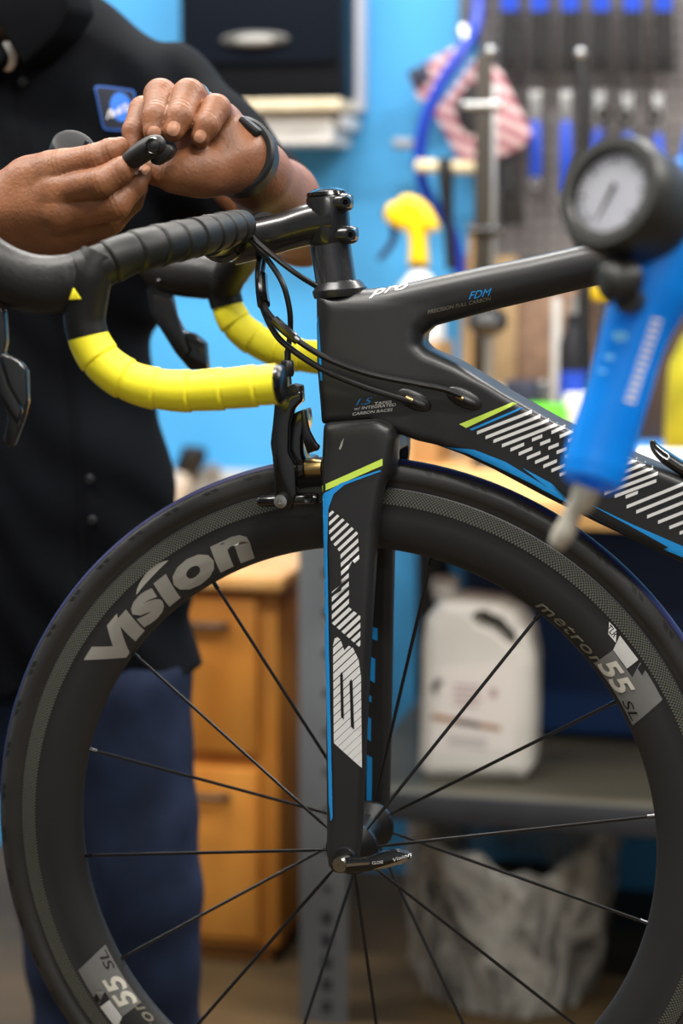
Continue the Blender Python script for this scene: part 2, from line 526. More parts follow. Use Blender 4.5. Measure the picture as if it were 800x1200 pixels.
# spokes: rim ends read around the wheel, alternate near and far flange
seen = [(628, 725), (505, 655), None, (250, 684), (157, 767), (107, 880), (101, 1003), (145, 1122), None, None, None, None, None, (755, 1082), (765, 957), (719, 824)]
angs = []
for i, s in enumerate(seen):
    base = 51 + 22.5 * i
    angs.append(math.degrees(polar(s[0], s[1], -.002)[1]) if s else base)
M_spoke = mat('black_spoke', (20, 20, 21), .3)
for i, a in enumerate(angs):
    a = math.radians(a); near = (i % 2 == 0)
    d = Vector((math.cos(a), 0, math.sin(a))); yy = -.034 if near else .034
    p0 = WC + d * .0215 + Vector((0, yy, 0)); p1 = WC + d * .2605
    e = (p1 - p0).normalized(); flat = (Vector((0, 1, 0)) - e * e.y).normalized()
    k = MB(); L = (p1 - p0).length
    ts = [0, .03, .06, .94, .97, 1]; rr = [.0010, .0010, .0015, .0015, .0010, .0010]
    k.tube([p0 + e * L * t for t in ts], rr, 8, flat=(flat, .6))
    sp = k.build('spoke', M_spoke, rim)
    MB().cyl(p1 - e * .010, p1 - e * .002, .0019, segs=8).build('nipple', M_dsteel, rim)
hub = MB().lathe([(.004, -.052), (.0085, -.052), (.0095, -.045), (.012, -.042), (.0225, -.0365), (.0232, -.033), (.0225, -.030), (.014, -.024), (.0125, -.01), (.0125, .01), (.014, .024), (.0225, .030), (.0232, .033), (.0225, .0365), (.012, .042), (.0095, .045), (.0085, .052), (.004, .052)], WC, (0, 1, 0), 40)
hub.build('hub', M_black, rim)
# tread marks and rim print
rim_bvh = bvh_of([rim, tyre])
def ring_decal(name, m, polys, off=.0004, parent=None, sub=.007):
    """polys of (radius, angle in degrees) on the near face of the wheel"""
    vs = []; fs = []
    for p in polys:
        o = len(vs)
        q = [WC + Vector((r * math.cos(math.radians(a)), 0, r * math.sin(math.radians(a)))) for r, a in p]
        vs += q; fs += [tuple(i + o for i in t) for t in tris([(c.x, c.z) for c in q])]
    return decal_mesh(name, m, vs, fs, rim_bvh, parent or rim, off, sub=sub)
def arc_text(name, m, body, a0, a1, r0, r1, shear=0, bold=0, off=.0005, spacing=1.0):
    vs, fs = text2d(body, shear, bold, spacing)
    pts = []
    for x, y in vs:
        a = math.radians(a0 + (a1 - a0) * x); r = r0 + (r1 - r0) * y
        pts.append(WC + Vector((r * math.cos(a), 0, r * math.sin(a))))
    return decal_mesh(name, m, pts, fs, rim_bvh, rim, off, sub=.007)
def deg(x, y, Y=-.012):
    r, a = polar(x, y, Y); return r, math.degrees(a) % 360
marks = []
for i in range(-20, 60):
    a = 90 - 6.95 * i - 3
    for (ra, da, rb, db) in ((.3303, .0, .3303, .9), (.3292, .25, .3292, 1.15), (.3281, .55, .3281, 1.25)):
        marks.append([(ra, a - da), (ra - .0007, a - da), (rb - .0007, a - db), (rb, a - db)])
    marks.append([(.3306, a), (.3276, a - .75), (.3273, a - .6), (.3306, a + .2)])
    marks.append([(.3306, a - .95), (.3276, a - 1.35), (.3276, a - 1.2), (.3306, a - .75)])
ring_decal('tread_mark', M_print_black, marks, .0003, sub=.02)['kind'] = 'stuff'
for k in (0, 180):
    va = deg(118, 783)[1]; vb = deg(300, 655)[1]
    if k == 0: print('vision arc', va, vb, deg(138, 790), deg(100, 770), deg(297, 657), deg(285, 626))
    arc_text('lettering', M_bone, 'V', va + .4 + k, va - 10.2 + k, .2600, .2895, .0, .05)
    arc_text('lettering', M_bone, '\u0131s\u0131on', va - 8.2 + k, vb + k, .2615, .2865, .10, .05, spacing=1.04)
    leaf = []
    L0 = deg(160, 696)[1] + k; L1 = deg(201, 663)[1] + k
    for t in range(13):
        u = t / 12; leaf.append((.2885 + .0055 * u, L0 + (L1 - L0) * u))
    for t in range(12, -1, -1):
        u = t / 12; leaf.append((.2890 + .0055 * u + .0055 * math.sin(math.pi * u) ** .7, L0 + (L1 - L0) * u))
    ring_decal('lettering', M_bone, [leaf])
    # metron 55 SL block
    ma = deg(622, 705)[1] + k; mb = deg(706, 778)[1] + k
    arc_text('lettering', M_beige, 'metron', ma - 1, mb, .2615, .2695, .35, .012, spacing=1.1)
    g0 = deg(700, 775)[1] + k; g1 = deg(742, 851)[1] + k
    ring_decal('label_panel', M_grey, [[(.2615, g0)] + [(.2615, g0 + (g1 - g0) * t / 8) for t in range(1, 9)] + [(.2945, g1 + 2.2)] + [(.2945, g0 + (g1 + 2.2 - g0) * t / 8) for t in range(6, 2, -1)] + [(.282, g0 + (g1 - g0) * .42), (.282, g0)]], .0003)
    ring_decal('label_panel', mat('pale_panel', (196, 196, 192), .42), [[(.2825, g0), (.2825, g0 - 3.9), (.2945, g0 - 3.7), (.2945, g0 + 1.2)]], .0005)
    ring_decal('label_panel', M_white, [[(.288, g0 + 2.6), (.288, g0 + .7), (.2955, g0 + 2.2), (.2955, g0 + 4.0)]], .0005)
    arc_text('lettering', M_print_black, 'TLR', g0 + 3.6, g0 + 1.5, .2892, .2948, 0, .01, off=.0007)
    ring_decal('label_panel', M_print_black, [[(.290, g0 - 4.8), (.290, g0 - 6.2), (.2955, g0 - 5.6), (.2955, g0 - 4.4)]], .0006)
    arc_text('lettering', mat('light_print', (205, 200, 186), .42), '55', g0 - .5, g1 + 5.8, .2625, .279, .2, .03, off=.0007)
    arc_text('lettering', M_print_black, 'SL', g1 + 4.9, g1 + .8, .2630, .2705, .2, .0, off=.0007)

# ---- frame
def xz(pts, Y): return [(p.x, p.z) for p in (at(x, y, Y) for x, y in pts)]
fo = xz([(367, 346), (370, 341), (427, 339), (450, 337), (500, 326), (560, 313), (620, 301), (690, 285), (800, 261), (960, 226), (960, 150), (1010, 150), (1010, 775), (950, 775), (940, 727),
         (800, 659), (746, 634), (700, 612), (640, 582), (580, 550), (545, 533), (512, 521), (490, 516), (465, 507), (450, 499), (434, 493), (379, 496), (376, 460), (371, 400)], -.018)
fh = xz([(505, 383), (575, 364), (693, 336), (800, 311), (950, 277), (950, 634), (800, 560), (744, 537), (654, 496), (592, 461), (536, 426), (501, 410), (494, 402), (496, 391)], -.018)
a0 = at(497, 398, 0); a1 = at(960, 450, 0)
def frame_fn(X, Y, Z):
    X2 = X[:, :, 0]; Zr = Z[:, 0, :]
    d2 = np.maximum(poly_sd(X2, Zr, fo), -poly_sd(X2, Zr, fh))
    below = ((Zr - a0.z) - (X2 - a0.x) * (a1.z - a0.z) / (a1.x - a0.x))
    w = np.clip(.5 - below / .06, 0, 1)
    hw = .0205 + .0065 * w
    hw = hw + .003 * np.clip(1 - (X2 - at(400, 400, 0).x) / .08, 0, 1)
    hw = hw[:, None, :]; d2 = d2[:, None, :]
    return rounded(d2, np.abs(Y) - hw, hw * (.82 - .58 * w[:, None, :]))
ax0 = at(360, 500, -.018).x; ax1 = at(1015, 500, -.018).x
fm = sdf_mesh('frame', frame_fn, (ax0, -.036, at(700, 780, -.018).z), (ax1, .036, at(700, 140, -.018).z), .002)
frame = link('frame', fm, M_carbon, bike)
fb = bvh_of([frame])
decal('head_tube_stripe', M_cyan, [[(370.5, 370), (373.5, 370), (378, 446), (375.5, 446)]], -.01, fb, frame, sub=.004)
decal('down_tube_stripe', M_lime, [[(538, 497), (546, 501.5), (606, 473), (600, 471.5)]], -.025, fb, frame)
decal('down_tube_stripe', M_cyan, [[(550, 503), (553, 504.5), (613.5, 478.5), (610, 477.5)]], -.025, fb, frame)
def c7(x, y): return (480 + .4 * x, 430 + .4 * y)
def seg(a, b, w=4.0): return bar_poly(c7(*a), c7(*b), w)
st = [seg((197, 193), (357, 131)), seg((222, 207), (382, 144)), seg((245, 218), (407, 156)), seg((270, 231), (432, 168))]
for j in range(7):
    dx, dy = 24 * j, 12.2 * j
    for (p, q) in (((295, 243), (335, 226)), ((358, 214), (388, 202)), ((415, 192), (455, 175))):
        if j == 6 and p[0] < 300: q = (p[0] + 30, p[1] - 12)
        st.append(seg((p[0] + dx, p[1] + dy), (q[0] + dx, q[1] + dy)))
st += [seg((545, 300), (640, 263)), seg((550, 318), (665, 272)), seg((555, 337), (690, 283)), seg((560, 354), (712, 296)), seg((570, 371), (726, 312)), seg((600, 379), (722, 333)), seg((632, 381), (668, 367))]
st += [seg((635, 410), (830, 331)), seg((663, 425), (860, 345)), seg((695, 439), (890, 361)), seg((727, 455), (920, 378)), seg((760, 471), (950, 395)), seg((790, 487), (960, 420))]
decal('down_tube_lettering', M_white, st, -.026, fb, frame)
decal('belly_panel', M_cyan, [[(521, 523), (556, 527), (592, 541), (622, 559), (655, 579), (690, 600), (722, 619), (748, 630), (739, 628), (700, 608), (655, 584), (620, 565), (585, 548), (548, 531)],
                            [(612, 548), (640, 563), (690, 590), (740, 614), (800, 640), (870, 672), (870, 686), (800, 653), (740, 628), (700, 606), (655, 580), (632, 564)]], -.024, fb, frame, off=.0008, sub=.004)
decal('belly_panel', M_print_black, [[(646, 566), (690, 590), (740, 617), (783, 641), (774, 644), (752, 634), (700, 607), (668, 588)]], -.024, fb, frame, off=.0018, sub=.004)
text_decal('lettering', M_cyan, 'FDM', (549, 351), (576, 346), 8.5, -.02, fb, frame, .4, 0)
text_decal('lettering', M_beige, 'PRECISION FULL CARBON', (501, 368), (575, 351.5), 4.4, -.02, fb, frame, .2, 0)
text_decal('lettering', M_white, 'pro', (432, 350), (478, 341), 9, -.02, fb, frame, .5, .015)
text_decal('lettering', M_cyan, '1.5', (417, 475), (436, 473), 7.5, -.025, fb, frame, .4, 0)
text_decal('lettering', M_white, 'TAPER', (439, 474.5), (459, 472.5), 3.3, -.025, fb, frame, .2, .006)
text_decal('lettering', M_white, 'w/ INTEGRATED', (415, 480.6), (464, 475.6), 3.3, -.025, fb, frame, .2, .006)
text_decal('lettering', M_white, 'CARBON RACES', (413, 486.8), (460, 481.6), 3.3, -.025, fb, frame, .2, .006)
# cable entry ports
for (cx, cy, w) in ((484, 469, 22), (543, 467, 22)):
    c = at(cx, cy, -.0285); e = (at(cx + w, cy + w * .48, -.0285) - at(cx - w, cy - w * .48, -.0285)).normalized()
    rot = Matrix.Rotation(-math.atan2(e.z, e.x), 3, 'Y')
    MB().ball(c + Vector((0, .002, 0)), (.0165, .0036, .0078), 28, rot).build('cable_port', mat('port_black', (30, 30, 31), .38), frame)
    MB().ball(c + Vector((0, .0012, 0)) + e * .002, (.0105, .0050, .0036), 24, rot).build('cable_port_cover', mat('port_cover', (52, 52, 54), .4), frame)
    MB().cyl(c - e * .006 + Vector((0, -.004, 0)), c + e * .0005 + Vector((0, -.004, 0)), .0022, segs=12).build('cable_ferrule', M_brass, frame)
# headset
hs0 = at(398, 342, 0); ax = (at(391, 262, 0) - hs0).normalized()
MB().lathe([(.0222, -.004), (.0231, .0), (.0231, .0022), (.0220, .0032), (.0190, .0078), (.0172, .0092), (.012, .0095)], hs0, ax, 40).build('headset_cap', mat('polished_black', (44, 44, 46), .3, .4), frame)
# bottle cage tab
MB().tube([at(x, y, -.012) for x, y in ((764, 516), (768, 525), (780, 536), (800, 549), (830, 566))], [.0022, .0042, .0058, .006, .006], 12, smooth=6, flat=(Vector((0, 1, 0)), 2.2)).build('bottle_cage', M_gloss, bike)

# ---- fork
leg = xz([(377, 506), (381, 499), (440, 494), (456, 502), (460, 515), (455, 545), (446, 575), (440, 620), (435, 745), (430, 914), (428, 975), (425, 1000), (417, 1013), (405, 1018), (395, 1016), (389, 1008), (387, 990), (387, 961), (384, 800), (379, 640), (375, 565)], -.046)
crown = xz([(379, 497), (400, 495), (440, 493), (456, 499), (463, 512), (465, 535), (463, 556), (440, 566), (376, 566)], -.03)
zt = at(410, 500, -.04).z; zb = .70
def fork_fn(X, Y, Z):
    X2 = X[:, :, 0]; Z2 = Z[:, 0, :]
    dl = poly_sd(X2, Z2, leg)[:, None, :]; dc = poly_sd(X2, Z2, crown)[:, None, :]
    t = np.clip((Z - zb) / (zt - zb), 0, 1)
    yc = .0585 + (.0275 - .0585) * t ** 1.3; th = .0075 + .005 * t
    A = rounded(dl, np.abs(np.abs(Y) - yc) - th, .0072)
    B = rounded(dc, np.abs(Y) - .039, .014)
    slot = np.maximum(np.sqrt(X ** 2 + (Z - .70) ** 2) - .344, np.abs(Y) - .0185)
    B = np.maximum(B, -slot)
    return smin(A, B, .006)
x0 = at(370, 600, -.046).x; x1 = at(470, 500, -.03).x
fk = sdf_mesh('fork', fork_fn, (x0 - .012, -.078, .672), (x1 + .012, .078, zt + .012), .0018)
fork = link('fork', fk, M_carbon, bike)
kb = bvh_of([fork])
def c5(x, y): return (360 + x / 3.633, 580 + y / 3.633)
decal('fork_stripe', M_lime, [[(373, 571), (373, 578.5), (448, 545.5), (448, 537.5)]], -.04, kb, fork)
decal('fork_stripe', M_cyan, [[(374, 582), (400, 566), (446, 550.5), (446, 552.5), (404, 568), (391, 579), (385, 596), (384, 640), (386, 760), (388.5, 880), (390, 958), (388, 962), (386, 940), (383, 800), (378, 650)]], -.045, kb, fork, off=.0009, sub=.003)
up_ = [c5(*p) for p in [(92, 55), (160, 108), (215, 162), (222, 275), (206, 296), (182, 268), (176, 290), (178, 478), (226, 516), (226, 652), (105, 546), (105, 412), (137, 438), (146, 400), (141, 246), (104, 200), (94, 172)]]
decal('fork_lettering', M_white, stripes(up_, -43, 7.4, .42, 0, .66), -.045, kb, fork)
lo_ = [c5(*p) for p in [(110, 640), (116, 612), (128, 605), (141, 615), (158, 662), (176, 642), (194, 650), (218, 700), (228, 770), (231, 1162), (113, 1056)]]
decal('fork_lettering', M_white, stripes(lo_, -43, 7.4, .80, 0, 1.0), -.045, kb, fork)
decal('fork_lettering', M_print_black, [[c5(*p) for p in [(140, 765), (146, 752), (152, 765), (156, 955), (144, 943)]], [c5(*p) for p in [(180, 795), (187, 783), (193, 795), (200, 998), (186, 985)]]], -.046, kb, fork, off=.0007)
# print on the inner face of the far blade
far = []
for (x, y, w, h) in ((270, 560, 38, 60), (275, 690, 22, 110), (262, 850, 20, 34), (264, 945, 16, 105), (262, 1110, 22, 220)):
    far.append([c5(x - 8, y - 4), c5(x + w - 8, y + 8), c5(x + w - 10, y + h), c5(x - 10, y + h - 14)])
decal('fork_lettering', M_cyan, far, .046, kb, fork, start=.01)
MB().lathe([(.0005, -.004), (.0085, -.004), (.0095, -.001), (.0095, .003)], at(404, 1004, -.0665), (0, 1, 0), 28).build('axle_nut', M_black, fork)
# scuff on the crown
decal('scuff', M_bone, [[(397, 526), (400, 518), (403, 513), (401, 522), (399, 527)]], -.04, kb, fork)
# quick release lever
lv = MB().prism([at(x, y, -.0745) for x, y in [(396, 1004), (412, 1003), (432, 1003), (450, 995), (466, 993), (479, 996), (484, 1002), (476, 1009), (452, 1016), (425, 1020), (402, 1020), (394, 1016)]], (0, -.008, 0), bev=.003).build('quick_release_lever', M_gloss, rim)
lb = bvh_of([lv])
decal('lever_edge', M_steel, [[(402, 1012), (433, 1010), (433, 1013), (402, 1016)], [(436, 1018.5), (470, 1008), (481, 1002), (482, 1005), (470, 1012), (450, 1017)]], -.08, lb, lv, off=.0006)
MB().lathe([(.0005, -.003), (.0062, -.003), (.0068, 0), (.0062, .010)], at(399, 1013, -.080), (.3, 1, 0), 20).build('lever_pivot', M_steel, rim)
text_decal('lettering', M_white, 'CLOSE', (436, 1013), (449, 1011.5), 3.5, -.08, lb, lv, 0, .01, off=.0006)
text_decal('lettering', M_white, 'Vision', (460, 1010), (481, 1003), 4.2, -.08, lb, lv, .1, .01, off=.0006)

# ---- stem
stem = MB().tube([at(x, y, 0) for x, y in ((272, 286), (300, 280), (335, 271), (366, 262), (393, 258))], [rad(25, at(300, 270, 0)), rad(24, at(300, 270, 0)), rad(22.5, at(340, 270, 0)), rad(24.5, at(370, 260, 0)), rad(26, at(395, 256, 0))], 28, smooth=5).build('stem', mat('stem_black', (24, 24, 25), .3, coat=.35, var=.1), bike)
s0 = at(387, 287, 0); s1 = at(383, 229, 0)
MB().tube([s0 + (s1 - s0) * t for t in (0, .06, .94, 1)], [.0165, .0178, .0178, .0165], 32).build('steerer_clamp', MATS['stem_black'], stem)
MB().tube([at(394, 334, 0), at(387, 286, 0)], [.0172, .0172], 32).build('spacer', mat('carbon_spacer', (40, 40, 42), .25, coat=.5, var=.3, vscale=60), stem)
MB().lathe([(.0005, .006), (.010, .006), (.0165, .003), (.0178, 0)], s1, (s1 - s0), 32).build('top_cap', M_gloss, stem)
for (bx, by) in ((407, 237), (413, 275)):
    c = at(bx, by, -.0125)
    MB().tube([at(bx - 22, by + 1, -.006), at(bx - 8, by + .5, -.006), at(bx, by, -.006), at(bx + 5, by, -.006)], [.0072, .0080, .0076, .0060], 20, smooth=3, flat=(Vector((0, 1, 0)), 1.3)).build('clamp_ear', MATS['stem_black'], stem)
    MB().lathe([(.0015, -.004), (.0022, -.0085), (.0046, -.0085), (.005, -.006), (.005, .002)], c, (0, 1, 0), 20).build('bolt', M_dsteel, stem)
cap = at(384, 227, -.012)
for q in ((369, 3), (376, 2)):
    MB().prism([at(q[0], 231, -.0150), at(q[0] + 4, 231, -.0150), at(q[0] + 9, 225, -.0150), at(q[0] + 5, 225, -.0150)], (0, .006, .0), bev=0).build('cap_mark', M_white, stem)
# faceplate with bolts
fp = at(268, 278, 0)
MB().tube([fp + Vector((0, -.026, 0)), fp + Vector((0, -.022, 0)), fp + Vector((0, .022, 0)), fp + Vector((0, .026, 0))], [.0175, .0215, .0215, .0175], 28).build('faceplate', M_gloss, stem)
for (bx, by) in ((268, 252), (279, 254)):
    MB().ball(at(bx, by, -.020), (.0045, .0045, .0035), 14).build('bolt', M_steel, stem)

# ---- handlebar, tape, hoods, levers
M_tape = mat('black_bar_tape', (17, 17, 16), .5, spec=.35, var=.15, vscale=40, bump=.1, bscale=400)
M_yel = mat('yellow_bar_tape', (255, 240, 44), .55, var=.04, vscale=30, bump=.06, bscale=300)
M_hood = mat('hood_rubber', (27, 27, 27), .45, spec=.4, var=.15, vscale=25, bump=.2, bscale=300)
bar = MB().tube([at(268, 278, 0) + Vector((0, y, 0)) for y in (-.06, .06)], .0158, 24).build('handlebar', M_black, bike)
def wrap(name, m, path, r, turns, parent, twist=.0011):
    """taped tube: each wrap swells towards its overlapped edge"""
    pts = [Vector(p) for p in path]; P, R = crom(pts, [r] * len(pts) if not hasattr(r, '__len__') else list(r), 14)
    L = [0]
    for i in range(1, len(P)): L.append(L[-1] + (P[i] - P[i - 1]).length)
    n = 0; N = 200; Q = []; RR = []
    j = 0
    for i in range(N + 1):
        s = L[-1] * i / N
        while j < len(L) - 2 and L[j + 1] < s: j += 1
        t = (s - L[j]) / max(1e-9, L[j + 1] - L[j]); Q.append(P[j].lerp(P[j + 1], t))
        ph = (i / N * turns) % 1.0
        RR.append(R[j] + twist * (ph - .5) - (.0007 if ph < .05 or ph > .96 else 0))
    return MB().tube(Q, RR, 28).build(name, m, parent, sharp=60)
near_top = [at(284, 264, -.035), at(262, 270, -.075), at(225, 279, -.125), at(185, 288, -.165), at(150, 298, -.19), at(118, 312, -.205), at(95, 322, -.21)]
wrap('bar_tape', M_tape, near_top, [.0135, .0150, .0158, .0165, .0165, .017, .017], 9, bar)
elb = [at(118, 300, -.205), at(106, 325, -.21), at(101, 352, -.21), at(99, 375, -.21), at(103, 394, -.21)]
MB().tube(elb, [.0155, .0168, .0165, .0160, .0158], 28, smooth=8).build('bar_tape', M_tape, bar)
near_drop = [at(101, 384, -.21), at(106, 402, -.21), at(124, 428, -.21), at(158, 449, -.21), at(205, 458, -.21), at(260, 456, -.21), at(325, 450, -.21)]
wrap('yellow_tape', M_yel, near_drop, [.0158, .0160, .0160, .0158, .0158, .0158, .0152], 6.6, bar)
MB().tube([at(322, 450.5, -.21), at(329, 450, -.21), at(333, 450, -.21)], [.0148, .0150, .0120], 24, smooth=3).build('bar_end_plug', M_dsteel, bar)
# little yellow gap of tape under the hood
MB().prism([at(x, y, -.2275) for x, y in ((85.5, 337), (95, 350.5), (80, 351.5))], (0, .004, 0), bev=.0008).build('yellow_tape', M_yel, bar)
# near hood: joined from bar to knob
hp = [at(108, 318, -.208), at(84, 330, -.21), at(55, 334, -.212), at(22, 328, -.214), at(-12, 308, -.216), at(-40, 280, -.217)]
MB().tube(hp, [.0185, .0215, .0225, .0225, .0205, .018], 28, smooth=8, flat=(Vector((0, 1, 0)), .82)).build('brake_hood', M_hood, bar)
MB().ball(at(-46, 268, -.217), (.019, .0165, .022), 20).build('brake_hood_knob', M_hood, bar)
def blade(pts, Y, th=.006, name='brake_lever', m=M_gloss):
    return MB().prism([at(x, y, Y) for x, y in pts], (0, th, 0), bev=.0018).build(name, m, bar)
blade([(-10, 352), (4, 364), (6, 400), (3, 415), (22, 424), (30, 434), (31, 470), (26, 492), (20, 508), (14, 524), (6, 523), (3, 515), (8, 490), (-2, 455), (-14, 420)], -.222, .010, m=mat('lever_black', (26, 27, 29), .28, coat=.3))
blade([(-16, 410), (-2, 416), (9, 452), (25, 480), (20, 500), (8, 482), (-6, 455)], -.229, .006)
# far side
far_top = [at(284, 264, -.035) + Vector((0, .07, 0)), at(290, 285, .10), at(285, 300, .15), at(272, 318, .19), at(262, 335, .205)]
wrap('bar_tape', M_tape, far_top, [.0135, .015, .0158, .0165, .0165], 8, bar)
MB().tube([at(264, 322, .2), at(262, 340, .207), at(266, 358, .208)], [.016, .0165, .016], 24, smooth=6).build('bar_tape', M_tape, bar)
far_drop = [at(265, 352, .208), at(270, 368, .208), at(283, 386, .208), at(306, 402, .208), at(338, 414, .208), at(378, 419, .208), at(425, 417, .208)]
wrap('yellow_tape', M_yel, far_drop, [.0150, .0158, .0160, .0160, .0158, .0158, .0155], 6.5, bar)
MB().tube([at(262, 330, .205), at(240, 325, .207), at(215, 322, .21), at(196, 318, .212), at(178, 306, .214)], [.018, .0212, .0215, .021, .019], 24, smooth=7, flat=(Vector((0, 1, 0)), .82)).build('brake_hood', M_hood, bar)
blade([(176, 312), (192, 318), (200, 345), (205, 370), (214, 388), (228, 392), (240, 402), (243, 434), (222, 434), (205, 414), (190, 390), (176, 368), (171, 340)], .205, .012)
blade([(178, 345), (200, 350), (210, 380), (222, 412), (214, 420), (196, 395), (180, 368)], .198, .006, m=MATS['lever_black'])
MB().ball(at(186, 330, .194), (.003, .002, .003), 12).build('lever_pivot', M_dsteel, bar)

# ---- cables
M_cable = mat('cable_housing', (20, 20, 21), .33)
def cable(name, pts, r=.0024, m=M_cable, segs=10, parent=bike):
    return MB().tube([at(*p) for p in pts], r, segs, smooth=8).build(name, m, parent)
cable('cable', [(288, 268, -.03), (300, 283, -.034), (330, 308, -.033), (352, 324, -.03), (370, 335, -.022)])
cable('cable', [(290, 276, -.02), (314, 305, -.03), (331, 332, -.036), (339, 362, -.034), (340, 388, -.03), (337, 412, -.026)])
cable('cable', [(306, 296, .01), (302, 322, -.02), (306, 355, -.042), (321, 389, -.050), (341, 409, -.052), (378, 433, -.047), (425, 453, -.040), (469, 467, -.034), (484, 471, -.031)], .0026)
cable('cable', [(312, 288, .02), (306, 325, -.01), (309, 356, -.045), (321, 375, -.054), (346, 397, -.055), (385, 421, -.050), (432, 438, -.043), (490, 450, -.037), (520, 456, -.035), (541, 464, -.033)], .0026)
cable('adjuster_barrel', [(321, 375, -.0545), (333, 386, -.056), (345, 396, -.056)], .0044, M_gloss)
cable('adjuster_barrel', [(306, 324, -.018), (307, 342, -.033), (309, 357, -.046)], .0055, M_gloss)
cable('cable_ferrule', [(343, 395, -.056), (349, 400, -.0555)], .0036, M_dsteel)

# ---- brake caliper
def pris(pts, Y, d, bev=.0015):
    return MB().prism([at(x, y, Y) for x, y in pts], (0, d, 0), bev=bev)
cal = pris([(321, 472), (326, 464), (338, 462), (352, 458), (353, 470), (343, 480), (338, 498), (337, 530), (345, 545), (347, 580), (340, 598), (326, 599), (321, 585), (319, 540), (316, 520), (319, 495)], -.040, .012, .002).build('brake_caliper', M_gloss, bike)
pris([(338, 492), (344, 484), (355, 480), (357, 495), (352, 515), (352, 532), (356, 545), (338, 546), (335, 520)], -.030, .030, .002).build('caliper_arm', M_gloss, cal)
pris([(352, 482), (356, 480), (362, 505), (370, 520), (374, 523), (372, 528), (360, 532), (354, 515)], -.034, .006, .0012).build('caliper_arm', M_dsteel, cal)
pris([(320, 540), (356, 540), (358, 556), (345, 562), (322, 562)], -.028, .056, .003).build('caliper_bridge', M_gloss, cal)
pris([(321, 472), (338, 462), (343, 480), (338, 540), (346, 580), (338, 596), (326, 597), (321, 560)], .026, .010, .002).build('caliper_arm', M_gloss, cal)
pris([(334, 455), (342, 450), (352, 452), (353, 472), (345, 474), (334, 466)], -.036, .014, .0015).build('cable_clamp', M_black, cal)
for Y in (-.030, .018):
    MB().tube([at(303, 588, Y), at(306, 587, Y), at(368, 584, Y), at(372, 584, Y)], [.0042, .0052, .0052, .0042], 14, flat=(Vector((0, 1, 0)), 1.5)).build('brake_pad', M_gloss, cal)
MB().lathe([(.0005, -.0035), (.0021, -.0035), (.0024, -.0052), (.0056, -.0048), (.0064, -.002), (.0064, .003)], at(330, 587, -.0405), (0, 1, 0), 24).build('pad_bolt', M_steel, cal)
MB().lathe([(.0015, -.002), (.0035, -.003), (.0042, 0), (.0042, .003)], at(361, 584, -.038), (0, 1, 0), 20).build('pad_bolt', M_black, cal)
MB().tube([at(356, 549, -.022), at(359, 549, -.022), at(368, 548, -.022), at(377, 548, -.022)], [.0060, .0078, .0078, .0065], 20).build('mounting_bolt', M_brass, cal)
MB().tube([at(337, 411, -.027), at(337, 424, -.028)], .0028, 14).build('barrel_adjuster', M_dsteel, cal)
MB().tube([at(336.5, 422, -.028), at(336.5, 425, -.028), at(337, 438, -.029), at(337, 441, -.029)], [.0042, .0056, .0056, .0045], 16).build('barrel_adjuster', M_black, cal)
MB().tube([at(337, 440, -.029), at(338, 456, -.030)], .0032, 14).build('barrel_adjuster', M_steel, cal)

# ================================================================== the mechanic
person = thing('person', 'person in black work shirt and blue jeans working with both hands', 'person', (at(60, 700, .47).x, .47, 0))
M_skin = mat('skin', (130, 83, 54), .50, var=.2, vscale=46, bump=.3, bscale=300, sub=.04, detail=6)
M_nail = mat('fingernail', (190, 138, 110), .28)
M_shirt = mat('black_work_shirt', (9, 12, 17), .9, var=.2, vscale=14, bump=.3, bscale=260, spec=.12)
M_jean = mat('blue_denim', (30, 40, 63), .85, var=.35, vscale=16, bump=.5, bscale=420, spec=.2)
def jt(x, y, Y, r):
    p = at(x, y, Y); return (p, rad(r, p))
def chain(X, Y, Z, js, k=.004):
    d = None
    for (a, ra), (b, rb) in zip(js[:-1], js[1:]):
        c = s_cone(X, Y, Z, a, b, ra, rb)
        d = c if d is None else smin(d, c, k)
    return d
def hand_mesh(palm, fingers, lo, hi, h=.00125, kp=.007):
    def fn(X, Y, Z):
        p = None
        for js in palm:
            c = chain(X, Y, Z, js, .01); p = c if p is None else smin(p, c, .010)
        out = p
        for js in fingers:
            f = chain(X, Y, Z, js, .0025)
            for (q, r) in js[1:-1]:                       # knuckle: slight swelling and skin folds
                dd = (X - q.x) ** 2 + (Y - q.y) ** 2 + (Z - q.z) ** 2
                ax_ = (js[-1][0] - js[0][0]).normalized()
                al = (X - q.x) * ax_.x + (Y - q.y) * ax_.y + (Z - q.z) * ax_.z
                f = f + np.exp(-dd / (1.1 * r) ** 2) * -.0007 + np.exp(-(al / (.50 * r)) ** 2 - dd / (1.6 * r) ** 2) * .00050 * np.sin(al * 2 * math.pi / .0040)
            out = np.minimum(out, smin(p, f, kp))
        return out
    ax = grid(lo, hi, h)
    X, Y, Z = np.meshgrid(*[a.astype(np.float64) for a in ax], indexing='ij')
    return surface_nets(fn(X, Y, Z), ax, h)
def bounds(lists, pad):
    P = [(p, r) for l in lists for js in l for (p, r) in js]
    lo = [min(p[i] - r for p, r in P) - pad for i in range(3)]; hi = [max(p[i] + r for p, r in P) + pad for i in range(3)]
    return lo, hi
